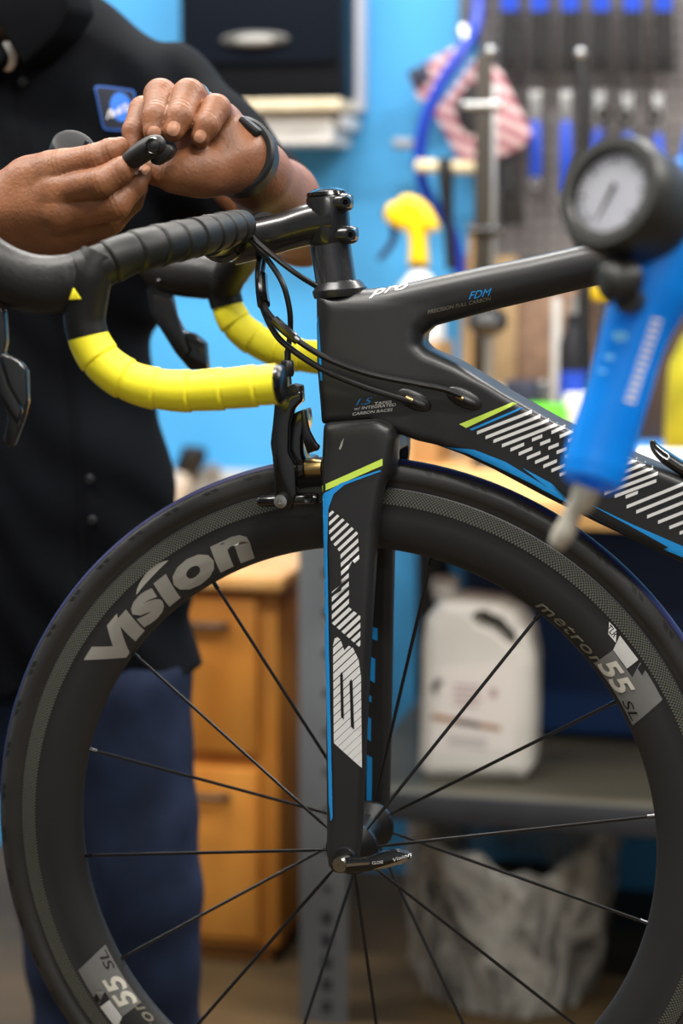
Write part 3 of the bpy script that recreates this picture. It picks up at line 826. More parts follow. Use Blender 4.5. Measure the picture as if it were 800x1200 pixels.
# hand on the left of the picture (back of the hand towards us, pinching with thumb, index and middle)
W1 = jt(-38, 268, .015, 38)
palmA = [[W1, jt(10, 252, -.012, 41), jt(46, 246, -.022, 38)],
         [jt(10, 248, -.015, 38), jt(66, 226, -.040, 24)], [jt(10, 252, -.015, 38), jt(70, 250, -.040, 25)],
         [jt(6, 258, -.01, 38), jt(66, 270, -.026, 25)], [jt(6, 262, 0, 36), jt(54, 282, -.008, 22)],
         [jt(0, 240, -.005, 32), jt(34, 216, -.022, 29), jt(60, 202, -.032, 24)]]
fingA = [[jt(40, 212, -.026, 27), jt(76, 197, -.038, 22), jt(112, 186, -.043, 17), jt(130, 177, -.040, 14.5), jt(141, 171, -.037, 10.5)],
         [jt(66, 226, -.040, 22), jt(118, 214, -.058, 17.5), jt(141, 200, -.052, 15), jt(154, 190, -.046, 11.5)],
         [jt(72, 250, -.040, 23), jt(136, 240, -.046, 17), jt(157, 217, -.036, 14), jt(168, 203, -.029, 10.5)],
         [jt(68, 270, -.026, 22), jt(130, 258, -.022, 16), jt(154, 236, -.012, 13), jt(163, 220, -.006, 10.5)],
         [jt(55, 282, -.008, 20), jt(102, 278, .002, 15), jt(128, 264, .010, 12), jt(140, 252, .012, 10)]]
# hand on the right of the picture (palm towards us, fingers curled over the part)
palmB = [[jt(300, 204, .075, 37), jt(281, 184, .036, 36), jt(260, 172, .034, 33), jt(236, 164, .040, 30)],
         [jt(255, 165, .038, 30), jt(198, 134, .048, 19)], [jt(255, 160, .038, 30), jt(216, 126, .050, 20)],
         [jt(258, 160, .036, 30), jt(238, 128, .046, 20)], [jt(262, 165, .034, 30), jt(259, 140, .036, 18)],
         [jt(270, 196, .020, 32), jt(238, 200, .002, 29), jt(216, 202, -.006, 25)],
         [jt(276, 182, .022, 31), jt(266, 160, .020, 24)]]
fingB = [[jt(222, 202, -.004, 25), jt(202, 204, -.006, 20), jt(182, 199, -.002, 17), jt(166, 190, .004, 13)],
         [jt(198, 134, .046, 18), jt(168, 130, .032, 16.5), jt(158, 154, .014, 14.5), jt(156, 173, .008, 12)],
         [jt(214, 128, .048, 19), jt(188, 112, .010, 19), jt(184, 138, -.016, 17.2), jt(181, 154, -.022, 13.5)],
         [jt(238, 130, .046, 19), jt(221, 112, .006, 19), jt(211, 138, -.018, 17), jt(204, 153, -.024, 13.5)],
         [jt(261, 142, .036, 18), jt(253, 128, .002, 17), jt(242, 147, -.014, 15), jt(235, 160, -.018, 12)]]
pieces = []
handA = None
for palm, fing in ((palmA, fingA), (palmB, fingB)):
    lo, hi = bounds([palm, fing], .006)
    pieces.append(hand_mesh(palm, fing, lo, hi))
# arms, neck, head, trunk and legs under the clothes (coarser)
elbB = jt(354, 268, .30, 42); shB = jt(180, 130, .49, 36)
elbA = jt(-200, 350, .22, 44); shA = jt(-140, 130, .51, 36)
neck0 = jt(4, 95, .46, 56); neck1 = jt(0, -20, .44, 54)
hc = at(2, -130, .43)
def body_fn(X, Y, Z):
    d = chain(X, Y, Z, [shB, elbB, jt(326, 236, .18, 47), jt(300, 204, .075, 38), jt(284, 188, .036, 35)], .012)
    d = np.minimum(d, chain(X, Y, Z, [shA, elbA, jt(-110, 300, .10, 46), W1], .012))
    t = s_cone(X, (Y - .50) * 1.5 + .50, Z, at(30, 190, .50), at(40, 640, .50), .10, .09)
    d = smin(d, t, .03)
    d = smin(d, s_cone(X, Y, Z, shA[0], shB[0], .036, .036), .02)
    d = smin(d, s_cone(X, Y, Z, neck0[0], neck1[0], neck0[1], neck1[1]), .02)
    hd = s_ell(X, Y, Z, hc, (.076, .098, .118))
    hd = smin(hd, s_ell(X, Y, Z, hc + Vector((0, -.03, -.06)), (.055, .062, .055)), .03)     # jaw
    hd = smin(hd, s_cone(X, Y, Z, hc + Vector((0, -.092, .012)), hc + Vector((0, -.113, -.022)), .008, .013), .01)  # nose
    hd = smin(hd, s_ell(X, Y, Z, hc + Vector((0, -.088, -.058)), (.025, .012, .008)), .006)  # mouth
    for s in (-1, 1):
        hd = smin(hd, s_ell(X, Y, Z, hc + Vector((s * .078, .005, -.005)), (.010, .020, .032)), .006)    # ears
        hd = np.maximum(hd, -s_ell(X, Y, Z, hc + Vector((s * .031, -.098, .008)), (.016, .012, .010)))   # eye sockets
    d = smin(d, hd, .015)
    for (hx, kx, fx, yy) in ((130, 156, 170, .47), (56, 88, 108, .53)):
        h0 = at(hx, 760, yy); k0 = at(kx, 1050, yy - .02); f0 = Vector((at(fx, 1300, yy).x, yy + .02, .09))
        d = smin(d, chain(X, Y, Z, [(h0, .050), (k0, .040), (f0, .034)], .02), .02)
    return d
lo = (at(-260, 300, .3).x, -.02, .05); hi = (at(420, 300, .3).x, .72, hc.z + .14)
ax_ = grid(lo, hi, .005)
Xg, Yg, Zg = np.meshgrid(*ax_, indexing='ij', sparse=True)
bv = np.empty((len(ax_[0]), len(ax_[1]), len(ax_[2])), np.float32)
for i0 in range(0, bv.shape[2], 60):
    bv[:, :, i0:i0 + 60] = body_fn(Xg, Yg, Zg[:, :, i0:i0 + 60])
pieces.append(surface_nets(bv, ax_, .005))
off = 0; PP = []; FF = []
for P, F in pieces:
    PP.append(P); FF.append(F + off); off += len(P)
body = link('body', np_mesh('body', np.concatenate(PP), np.concatenate(FF)), M_skin, person)
skin_bvh = bvh_of([body])
# finger nails: thin curved plates pressed on the finger ends
def nail(x, y, dx, dy, w, l):
    """pixel centre, pixel direction of the finger end, pixel half width and half length"""
    n = math.hypot(dx, dy); dx, dy = dx / n, dy / n; poly = []
    for i in range(18):
        a = 2 * math.pi * i / 18; c, s = math.cos(a), math.sin(a)
        c = math.copysign(abs(c) ** .75, c); s = math.copysign(abs(s) ** .75, s)
        poly.append((x + dx * l * c - dy * w * s, y + dy * l * c + dx * w * s))
    return decal('fingernail', M_nail, [poly], -.05, skin_bvh, body, off=.0007, sub=.0025)
nail(156.5, 187, 6, -7, 4.5, 6.5); nail(170.5, 200, 6, -7, 3.5, 5.5)
nail(180.5, 156, -2, 10, 7.5, 8); nail(203.5, 150.5, -4, 10, 7, 8.5); nail(234.5, 159.5, -5, 9, 6.2, 7.5)
# ring and wrist band
rp = at(229.5, 112, .014); rdir = (fingB[3][1][0] - fingB[3][0][0]).normalized()
rp = fingB[3][0][0].lerp(fingB[3][1][0], .74)
MB().lathe([(.0142, -.002), (.0156, -.0022), (.0161, 0), (.0156, .0022), (.0142, .002)], rp, rdir, 40, closed=True).build('finger_ring', M_steel, person)
wd = (at(326, 236, .18) - at(276, 181, .028)).normalized()
wc = at(279, 184, .032)
MB().lathe([(.0280, -.010), (.0320, -.0105), (.0345, -.008), (.0345, .008), (.0320, .0105), (.0280, .010)], wc, wd, 48, closed=True).build('wrist_band', mat('black_wrist_band', (20, 21, 23), .45, var=.1), person)
MB().box(at(293, 148, .02), (.022, .012, .008), Matrix.Rotation(math.radians(38), 3, 'Y'), .003).build('wrist_band_buckle', MATS['black_wrist_band'], person)

# hair (above the frame)
MB().ball(hc + Vector((0, .022, .024)), (.084, .098, .112), 28).build('hair', mat('black_hair', (16, 14, 13), .6, bump=.5, bscale=200), person)
# ---- shirt
def shirt_fn(X, Y, Z):
    def sq(c, r, k): return s_ell(X, Y, Z, c, (r, r * k, r))
    T = [(35, 130, .150), (68, 235, .160), (44, 310, .150), (20, 375, .142), (46, 560, .152), (62, 700, .158), (72, 790, .164)]
    ys = (Y - .48) * 1.32 + .48
    d = None
    for (x0, y0, r0), (x1, y1, r1) in zip(T[:-1], T[1:]):
        c = s_cone(X, ys, Z, at(x0, y0, .48), at(x1, y1, .48), r0, r1)
        d = c if d is None else smin(d, c, .02)
    zh = at(70, 790, .40).z
    d = np.maximum(d, zh - Z + .03 * np.cos((X - at(150, 780, .4).x) * 9) - .03)       # curved hem
    sh = chain(X, Y, Z, [(neck0[0] + Vector((-.02, .01, -.02)), .075), jt(186, 118, .47, 62), jt(250, 184, .44, 63), jt(304, 234, .395, 60)], .03)
    cutB = (X - at(304, 234, .395).x) * .62 + (Y - .395) * -.42 - (Z - at(304, 234, .395).z) * .66
    sh = np.maximum(sh, cutB - .012)
    d = smin(d, sh, .035)
    shl = chain(X, Y, Z, [(neck0[0] + Vector((.0, .01, -.02)), .075), jt(-130, 122, .49, 64), jt(-180, 260, .42, 66)], .03)
    d = smin(d, shl, .035)
    nk = s_cone(X, Y, Z, neck0[0] + Vector((0, -.02, -.02)), neck1[0] + Vector((0, -.03, 0)), neck0[1] + .004, neck1[1] + .004)
    d = np.maximum(d, -nk)
    fold = .0035 * np.sin(X * 46 + Z * 30 + 2 * np.sin(Z * 9)) * np.sin(Z * 17 + X * 11 + 1) + .003 * np.sin((X + Z) * 70 + np.sin(X * 40))
    return d + fold
slo = (at(-330, 300, .45).x, .22, at(70, 830, .4).z - .03); shi = (at(380, 200, .45).x, .70, at(0, -30, .45).z)
shirt = link('shirt', sdf_mesh('shirt', shirt_fn, slo, shi, .0045), M_shirt, person)
sb = bvh_of([shirt])
# collar
M_collar = mat('shirt_collar', (7, 9, 13), .9, bump=.3, bscale=260, spec=.12)
MB().prism([at(x, y, .335) for x, y in ((10, 52), (26, 78), (64, 42), (82, 12), (70, -30), (-14, -34), (-10, 20))], (0.012, .05, 0), bev=.006).build('collar', M_collar, person)
MB().prism([at(x, y, .335) for x, y in ((8, 66), (-2, 82), (-50, 55), (-62, 10), (-50, -30), (-20, -30), (-12, 30))], (-.012, .05, 0), bev=.006).build('collar', M_collar, person)
MB().ball(at(9, 66, .372), (.011, .012, .016), 16).build('undershirt', mat('white_cotton', (222, 220, 214), .8), person)
decal('placket', M_collar, [[(14, 84), (20, 84), (40, 200), (64, 330), (86, 440), (98, 560), (104, 700), (104, 780), (96, 780), (94, 700), (90, 560), (78, 440), (56, 330), (33, 200)]], .36, sb, person, off=.0018, sub=.02, start=.25)
for (bx, by) in ((27, 96), (105, 562), (108, 610), (64, 300)):
    hit = sb.ray_cast(at(bx, by, .2), (at(bx, by, .2) - CAM).normalized(), 1)
    if hit[0] is not None:
        MB().lathe([(.0005, -.0026), (.004, -.0028), (.0052, -.0018), (.0052, .001)], hit[0], (0, 1, 0), 16).build('button', mat('dark_button', (16, 18, 22), .5), shirt)
patch = [(110, 103), (114, 101), (156, 105.5), (159.5, 109), (157, 152), (153, 155), (124, 152.5), (120.5, 149)]
inner = [(140 + (x - 137) * .90 - 3, 128 + (y - 128) * .89) for x, y in patch]
MB_p = decal('patch', mat('patch_blue', (38, 92, 176), .7), [patch], .36, sb, shirt, off=.0022, start=.2)
decal('patch_field', mat('patch_navy', (22, 26, 42), .8), [inner], .36, sb, shirt, off=.0030, start=.2)
decal('patch_disc', mat('patch_disc_blue', (36, 112, 214), .7), [[(142 + 13.5 * math.cos(a * .2094) + 2 * math.sin(a * .2094), 127 + 17 * math.sin(a * .2094)) for a in range(30)]], .36, sb, shirt, off=.0038, start=.2)
text_decal('patch_lettering', mat('patch_white', (232, 232, 236), .7), 'ParkTool', (125, 141), (160, 129), 10, .36, sb, shirt, .3, .02, off=.0048)
# ---- jeans and shoes
def jean_fn(X, Y, Z):
    d = s_cone(X, (Y - .49) * 1.25 + .49, Z, at(68, 720, .49), at(75, 820, .49), .135, .135)
    for (hx, kx, fx, yy, r) in ((140, 158, 170, .46, .082), (52, 88, 108, .53, .078)):
        h0 = at(hx, 800, yy); k0 = at(kx, 1030, yy - .02); f0 = Vector((at(fx, 1300, yy).x, yy + .02, .10))
        d = smin(d, chain(X, Y, Z, [(h0, r), (k0, r * .90), (f0, .062), (f0 - Vector((0, 0, .06)), .066)], .02), .02)
    return d + .003 * np.sin(Z * 55 + X * 22 + 2 * np.sin(X * 30)) * np.sin(Z * 13 + 1)
jl = (at(-90, 900, .5).x, .30, .02); jh = (at(290, 900, .5).x, .70, at(70, 700, .49).z + .05)
link('jeans', sdf_mesh('jeans', jean_fn, jl, jh, .005), M_jean, person)
for (fx, yy) in ((170, .46), (108, .53)):
    c = at(fx, 1300, yy).x
    MB().tube([(c, yy + .09, .05), (c, yy + .05, .055), (c, yy - .04, .05), (c, yy - .12, .036), (c, yy - .17, .03)], [.03, .048, .046, .042, .022], 20, smooth=5, flat=(Vector((0, 0, 1)), .72)).build('shoe', mat('dark_shoe', (26, 24, 24), .6), person)

# ---- things held
hold = thing('bar_clip', 'small black plastic clip with a round hole pinched between both hands', 'clip', at(176, 176, -.045))
MB().tube([at(150, 190, -.050), at(160, 183, -.054), at(172, 175, -.057), at(182, 170, -.058), at(188, 167, -.054)], [.0072, .0090, .0092, .0090, .0066], 20, smooth=5).build('clip_body', mat('clip_black', (20, 20, 21), .5), hold)
MB().prism([at(x, y, -.046) for x, y in ((176, 180), (191, 168), (198, 170), (203, 176), (197, 185), (182, 194), (175, 190))], (0, .014, 0), bev=.002).build('clip_jaw', MATS['clip_black'], hold)
hd_ = ray(179.5, 168).normalized()
MB().lathe([(.0050, .0015), (.0054, .0002), (.0062, -.0002), (.0070, .0015)], at(179.5, 171, -.0658), hd_, 28).build('hole_rim', M_gloss, hold)
MB().lathe([(.0004, 0), (.0050, 0)], at(179.5, 171, -.0662), hd_, 24).build('hole', mat('hole_black', (4, 4, 4), .9), hold)
puck = thing('round_mount', 'round black ribbed mount resting behind the left thumb', 'mount', at(88, 178, -.01))
pa = Vector((.45, -.55, .55)).normalized()
pc = at(84, 182, -.005)
MB().lathe([(.0005, .012), (.014, .0125), (.0185, .0115), (.020, .009), (.0202, 0), (.019, -.006), (.0005, -.006)], pc, pa, 40).build('mount_disc', mat('mount_black', (26, 26, 28), .4), puck)
for i in range(5):
    MB().box(at(101 + i * 2.6, 170 + i * 1.6, -.018), (.0018, .010, .008), Matrix.Rotation(math.radians(20), 3, 'Y'), .0004).build('mount_rib', MATS['mount_black'], puck)

# ================================================================== wall fittings
BZ = .84                                                       # bench top height
def on_wall(x, y): return at(x, y, WALLY - .02)
def flat_box(x0, y0, x1, y1, Y, d, bev=.004):
    """upright box whose front face covers the pixel rectangle at distance plane Y, going back d"""
    a = at(x0, y0, Y); b = at(x1, y1, Y); m = (a + b) / 2
    return MB().box((m.x, Y + d / 2, m.z), (abs(b.x - a.x), d, abs(b.z - a.z)), bev=bev)
# loudspeaker on its shelf
spk = thing('loudspeaker', 'black loudspeaker with silver oval badge on the blue wall', 'speaker', at(310, 125, 1.80))
flat_box(207, -150, 400, 117, 1.80, .12, .012).build('cabinet_box', mat('speaker_black', (12, 14, 19), .5, spec=.2), spk)
flat_box(214, -145, 394, 72, 1.79, .012, .003).build('speaker_grille', mat('speaker_cloth', (14, 20, 30), .9, spec=.1, bump=.5, bscale=500), spk)
MB().ball(at(298, 46, 1.784), (.062, .006, .0135), 32).build('badge', mat('badge_dark', (76, 76, 74), .4), spk)
MB().ball(at(298, 47, 1.780), (.036, .006, .0085), 32).build('badge_emblem', mat('badge_silver', (150, 150, 146), .4), spk)
tag(flat_box(330, -150, 424, 130, 1.935, .05, .004).build('backing_board', mat('pale_board', (196, 200, 214), .6)), 'pale white upright board on blue wall beside the loudspeaker', 'board')
shf = thing('wall_shelf', 'pale wooden shelf under the black loudspeaker', 'shelf', at(310, 130, 1.9))
flat_box(200, 118, 398, 128, 1.80, .19, .003).build('shelf_board', mat_wood('pale_shelf_wood', (206, 190, 158), (226, 214, 186), (30, 3, 3)), shf)
flat_box(230, 134, 240, 175, 1.85, .14, .002).build('bracket', mat('white_metal', (214, 214, 214), .4), shf)
flat_box(395, 134, 402, 150, 1.85, .14, .002).build('bracket', mat('white_metal', (214, 214, 214), .4), shf)
tag(flat_box(296, 134, 388, 168, 1.83, .16, .004).build('white_box', mat('white_card', (226, 226, 224), .6, var=.04)), 'plain white box fixed below the pale wall shelf', 'box')
# pegboard
def mat_peg():
    m = bpy.data.materials.new('pegboard_grey'); m.use_nodes = True; nt = m.node_tree; b = nt.nodes['Principled BSDF']; b.inputs['Roughness'].default_value = .6
    tc = nt.nodes.new('ShaderNodeTexCoord'); mp = nt.nodes.new('ShaderNodeVectorMath'); mp.operation = 'SCALE'; mp.inputs['Scale'].default_value = 1 / .0254
    nt.links.new(tc.outputs['Object'], mp.inputs[0])
    fr = nt.nodes.new('ShaderNodeVectorMath'); fr.operation = 'FRACTION'; nt.links.new(mp.outputs[0], fr.inputs[0])
    sb_ = nt.nodes.new('ShaderNodeVectorMath'); sb_.operation = 'SUBTRACT'; sb_.inputs[1].default_value = (.5, 0, .5); nt.links.new(fr.outputs[0], sb_.inputs[0])
    mu = nt.nodes.new('ShaderNodeVectorMath'); mu.operation = 'MULTIPLY'; mu.inputs[1].default_value = (1, 0, 1); nt.links.new(sb_.outputs[0], mu.inputs[0])
    ln = nt.nodes.new('ShaderNodeVectorMath'); ln.operation = 'LENGTH'; nt.links.new(mu.outputs[0], ln.inputs[0])
    gt = nt.nodes.new('ShaderNodeMath'); gt.operation = 'LESS_THAN'; gt.inputs[1].default_value = .17; nt.links.new(ln.outputs['Value'], gt.inputs[0])
    n = nt.nodes.new('ShaderNodeTexNoise'); n.inputs['Scale'].default_value = 9; nt.links.new(tc.outputs['Object'], n.inputs['Vector'])
    m1 = nt.nodes.new('ShaderNodeMix'); m1.data_type = 'RGBA'; m1.inputs['A'].default_value = lin((94, 93, 98)); m1.inputs['B'].default_value = lin((116, 110, 108)); nt.links.new(n.outputs['Fac'], m1.inputs['Factor'])
    mx = nt.nodes.new('ShaderNodeMix'); mx.data_type = 'RGBA'; nt.links.new(m1.outputs['Result'], mx.inputs['A']); mx.inputs['B'].default_value = lin((24, 24, 26))
    nt.links.new(gt.outputs[0], mx.inputs['Factor']); nt.links.new(mx.outputs['Result'], b.inputs['Base Color'])
    return m
tag(flat_box(563, -60, 1000, 470, 1.965, .02, .002).build('pegboard', mat_peg(), sm=False), 'grey perforated pegboard on the wall above the workbench', 'pegboard')
tag(flat_box(538, -60, 560, 38, 1.965, .02, .002).build('wall_rail', mat('rail_grey', (96, 98, 106), .5)), 'narrow grey rail beside the upper edge of the pegboard', 'rail')
M_bluegrip = mat('blue_grip', (32, 72, 190), .4, var=.06)
M_blackgrip = mat('black_grip', (24, 23, 24), .5)
M_tool = mat('tool_steel', (196, 198, 198), .3, .85)
TY = 1.93
ordn = ['leftmost', 'second from left', 'third from left', 'fourth from left', 'fifth from left', 'rightmost']
# pliers: blue upper grips, black spreading handle ends
for i, x in enumerate((597, 632, 668, 704, 741, 777)):
    t = thing('pliers', 'black and blue handled pliers, %s of the upper pegboard row' % ordn[i], 'pliers', at(x, 86, TY), 'pliers in the upper pegboard row')
    MB().prism([at(x + a, b, TY) for a, b in ((-5, -62), (-2, -70), (2, -70), (5, -62), (7, -40), (4, -26), (-4, -26), (-7, -40))], (0, .014, 0), bev=.002).build('jaw', M_tool, t)
    for s in (-1, 1):
        MB().tube([at(x + s * 3, -28, TY - .004), at(x + s * 4.5, -10, TY - .004), at(x + s * 5, 14, TY - .004)], [.006, .009, .0085], 14, smooth=4).build('handle_grip', M_bluegrip, t)
        MB().tube([at(x + s * 5, 13, TY - .004), at(x + s * 5.5, 35, TY - .004), at(x + s * 6.5, 65, TY - .004), at(x + s * 7.5, 86, TY - .004)], [.0085, .0095, .0110, .0100], 14, smooth=4).build('handle_end', M_blackgrip, t)
    MB().cyl(at(x, -32, TY - .012), at(x, -32, TY + .004), .006, segs=14).build('rivet', M_dsteel, t)
# wrenches with blue grips
wr = [(593, 112, 124, 184, None), (627, 104, 141, 208, 214), (663, 104, 141, 226, 233), (702, 104, 150, 205, 212), (735, 106, 154, 212, 220), (771, 106, 156, 214, 222)]
for i, (x, y0, y1, y2, y3) in enumerate(wr):
    t = thing('cone_wrench', 'steel wrench with blue grip, %s of the lower pegboard row' % ordn[i], 'wrench', at(x, y2, TY), 'wrenches in the lower pegboard row')
    lean = (-3 if i == 3 else 0)
    MB().prism([at(x + a, y0 + b * (y1 - y0), TY) for a, b in ((-6, .18), (-5, 0), (-2.5, .12), (2.5, .12), (5, 0), (6, .18), (7, .5), (5, .8), (4, 1.1), (-4, 1.1), (-5, .8), (-7, .5))], (0, .006, 0), bev=.0012).build('wrench_head', M_tool, t)
    a = at(x, y1, TY); b = at(x + lean * 2, y2, TY)
    MB().tube([a, a.lerp(b, .05), a.lerp(b, .5), a.lerp(b, .95), b], [.006, .0098, .0112, .0108, .007], 16, flat=(Vector((0, 1, 0)), .6)).build('grip', M_bluegrip, t)
    if y3:
        MB().lathe([(.005, -.003), (.0095, -.003), (.0105, 0), (.0095, .003), (.005, .003)], at(x + lean * 2, y3, TY), (0, 1, 0), 24, closed=True).build('end_ring', M_tool, t)
    MB().cyl(at(x, y0 + 8, TY - .02), at(x, y0 + 8, TY + .03), .003, segs=10).build('hook', M_tool, t)
# black lockring tools hanging over the three right wrenches
for i, (x, y) in enumerate(((708, 134), (731, 136), (766, 135))):
    tag(MB().lathe([(.006, -.008), (.012, -.008), (.0145, -.003), (.0145, .004), (.012, .008), (.006, .008)], at(x, y, TY - .022), (0, 1, 0), 24, closed=True).build('lockring', mat('dark_bronze', (44, 38, 30), .4, .5)), 'small dark lockring, %s of three hanging on the wrench hooks' % ('leftmost', 'middle one', 'rightmost')[i], 'lockring', 'dark lockrings on the wrench hooks')
# black brush under the first wrench
br = thing('black_brush', 'black brush hanging below the leftmost blue wrench', 'brush', at(597, 262, 1.93))
MB().tube([at(594, 186, 1.92), at(595, 205, 1.92), at(598, 225, 1.92)], [.008, .013, .016], 16, smooth=4).build('brush_handle', M_blackgrip, br)
MB().tube([at(598, 223, 1.92), at(599, 240, 1.92), at(600, 264, 1.92)], [.016, .021, .023], 16, smooth=4, flat=(Vector((0, 1, 0)), .6)).build('bristles', mat('dark_bristles', (38, 35, 33), .9, bump=.8, bscale=400), br)
# striped packet
def mat_stripe(name, c1, c2, scale, rot):
    m = bpy.data.materials.new(name); m.use_nodes = True; nt = m.node_tree; b = nt.nodes['Principled BSDF']; b.inputs['Roughness'].default_value = .5
    tc = nt.nodes.new('ShaderNodeTexCoord'); mp = nt.nodes.new('ShaderNodeMapping'); mp.inputs['Rotation'].default_value = rot
    w = nt.nodes.new('ShaderNodeTexWave'); w.inputs['Scale'].default_value = scale; w.bands_direction = 'Z'
    mx = nt.nodes.new('ShaderNodeMix'); mx.data_type = 'RGBA'; mx.inputs['A'].default_value = lin(c1); mx.inputs['B'].default_value = lin(c2)
    nt.links.new(tc.outputs['Object'], mp.inputs['Vector']); nt.links.new(mp.outputs['Vector'], w.inputs['Vector']); nt.links.new(w.outputs['Fac'], mx.inputs['Factor']); nt.links.new(mx.outputs['Result'], b.inputs['Base Color'])
    return m
M_pink = mat_stripe('pink_stripes', (146, 44, 78), (232, 206, 206), 13, (0, math.radians(-25), 0))
pk = thing('striped_packet', 'pink and white striped packet hanging behind the blue hose', 'packet', at(560, 195, 1.9))
MB().prism([at(x, y, 1.90) for x, y in ((508, 132), (560, 62), (586, 84), (622, 156), (612, 172), (560, 196), (540, 194))], (0, .02, 0), bev=.004).build('packet_body', M_pink, pk)
MB().prism([at(x, y, 1.898) for x, y in ((532, 122), (550, 96), (562, 100), (566, 150), (550, 160), (537, 146))], (0, .004, 0), bev=.001).build('cut_out', mat('packet_dark', (30, 28, 32), .6), pk)
fl = thing('folded_packet', 'tilted pink packet with dark corner on the blue wall', 'packet', at(510, 110, 1.93))
MB().prism([at(x, y, 1.93) for x, y in ((476, 86), (540, 50), (548, 66), (520, 104), (492, 120))], (0, .018, 0), bev=.003).build('packet_body', M_pink, fl)
MB().prism([at(x, y, 1.925) for x, y in ((476, 85), (500, 72), (504, 92), (488, 104))], (0, .006, 0), bev=.001).build('packet_print', mat('packet_print', (46, 52, 74), .5, var=.6, vscale=60), fl)
# blue hose
hs = thing('air_hose', 'blue air hose curving down the wall beside the pegboard', 'hose', at(530, 280, 1.88))
MB().tube([at(x, y, Y) for x, y, Y in ((562, -60, 1.93), (561, -10, 1.92), (557, 30, 1.90), (540, 62, 1.87), (513, 105, 1.86), (496, 150, 1.86), (492, 195, 1.87), (502, 232, 1.88), (524, 262, 1.89), (536, 300, 1.9), (540, 360, 1.9))], .0115, 16, smooth=8).build('hose_tube', mat('hose_blue', (24, 58, 176), .4), hs)
MB().tube([at(541, 32, 1.89), at(545, 48, 1.885)], .012, 14).build('hose_clip', M_tool, hs)
tag(MB().tube([at(460, 168, 1.94), at(463, 168, 1.94), at(482, 169, 1.94), at(485, 169, 1.94)], [.005, .010, .010, .006], 16).build('wall_clip', mat('clip_grey', (150, 156, 166), .5)), 'small grey clip fixed on the blue wall left of hose', 'clip')
# mallet with pale wooden head
ml = thing('mallet', 'wooden mallet with black handle hanging in front of the hose', 'mallet', at(528, 310, 1.84))
MB().tube([at(487, 194, 1.84), at(489, 194.5, 1.84), at(560, 197, 1.84), at(562, 197, 1.84)], [.008, .0115, .0115, .008], 18).build('mallet_head', mat_wood('maple', (214, 196, 150), (232, 218, 182), (20, 4, 4)), ml)
MB().tube([at(521, 186, 1.836), at(522, 205, 1.834), at(525, 260, 1.836), at(529, 316, 1.84)], [.013, .015, .009, .011], 16, smooth=5).build('mallet_handle', M_blackgrip, ml)

# ================================================================== workbench and what is under it
bx0 = at(348, 640, 1.22).x; bx1 = 2.2
bench = thing('workbench', 'wooden topped workbench with grey metal legs behind the bicycle', 'workbench', (.6, 1.6, 0))
M_bench = mat_wood('bench_wood', (206, 150, 84), (232, 190, 128), (2.5, 26, 4), .4)
MB().box(((bx0 + bx1) / 2, (1.22 + WALLY) / 2, BZ - .022), (bx1 - bx0, WALLY - 1.22, .044), bev=.005).build('bench_top', M_bench, bench)
M_post = mat('grey_steel_post', (104, 108, 112), .5, .15, var=.12, vscale=6)
px0 = at(350, 900, 1.24).x; px1 = at(406, 900, 1.24).x
post = MB().box(((px0 + px1) / 2, 1.245, (BZ - .044) / 2), (px1 - px0, .006, BZ - .044), bev=.001).build('leg', M_post, bench)
MB().box((px0 + .003, 1.275, (BZ - .044) / 2), (.006, .06, BZ - .044), bev=.001).build('leg_flange', M_post, bench)
hx = (px0 + px1) / 2 + .006
for i in range(15):
    MB().box((hx, 1.2415, .03 + i * .036 if i < 5 else .22 + (i - 5) * .062), (.015 if i < 5 else .010, .0035, .020 if i < 5 else .010), bev=.001).build('slot', mat('slot_black', (22, 22, 24), .8), post)
for (x, y) in ((bx1 - .06, 1.25), (bx1 - .06, 1.94)):
    MB().box((x, y, (BZ - .044) / 2), (.06, .05, BZ - .044), bev=.003).build('leg', M_post, bench)
MB().box((at(507, 760, 1.92).x, 1.92, (BZ - .044) / 2), (.055, .05, BZ - .044), bev=.003).build('leg', mat('black_leg', (18, 18, 20), .6), bench)
sz = at(557, 918, 1.31).z
shelf = MB().box(((px1 + bx1) / 2, 1.60, sz - .004), (bx1 - px1 + .01, .72, .008), bev=.001).build('lower_shelf', mat('grey_shelf_metal', (78, 75, 64), .5, var=.1, vscale=8), bench)
MB().box(((px1 + bx1) / 2, 1.236, sz - .022), (bx1 - px1, .008, .044), bev=.002).build('shelf_lip', mat('dark_shelf_lip', (46, 48, 52), .5, var=.12), shelf)

# white jug on the shelf
jug = thing('plastic_jug', 'white plastic jug with moulded handle on the lower shelf', 'jug', Vector((at(557, 915, 1.365).x, 1.365, sz)))
jo = [(488, 905), (490, 850), (492, 760), (496, 730), (506, 716), (516, 704), (540, 704), (556, 706), (585, 710), (606, 722), (620, 745), (626, 780), (625, 850), (622, 905), (612, 918), (498, 918)]
dzj = .002
jp = [(p.x, p.z + dzj) for p in (at(x, y, 1.32) for x, y in jo)]
jh_ = [(p.x, p.z + dzj) for p in (at(x, y, 1.32) for x, y in ((552, 722), (566, 716), (590, 728), (604, 744), (606, 760), (596, 758), (578, 742), (558, 734)))]
def jug_fn(X, Y, Z):
    X2 = X[:, :, 0]; Z2 = Z[:, 0, :]
    d2 = poly_sd(X2, Z2, jp)[:, None, :]; dh = poly_sd(X2, Z2, jh_)[:, None, :]
    b = rounded(d2, np.abs(Y - 1.375) - .060, .03)
    return np.maximum(b, -rounded(dh, np.abs(Y - 1.375) - .2, .004)) 
M_jug = mat('white_plastic', (226, 222, 214), .4, var=.05, vscale=10)
jm = link('jug_body', sdf_mesh('jug_body', jug_fn, (min(p[0] for p in jp) - .01, 1.305, sz - .008), (max(p[0] for p in jp) + .01, 1.445, max(p[1] for p in jp) + .012), .003), M_jug, jug)
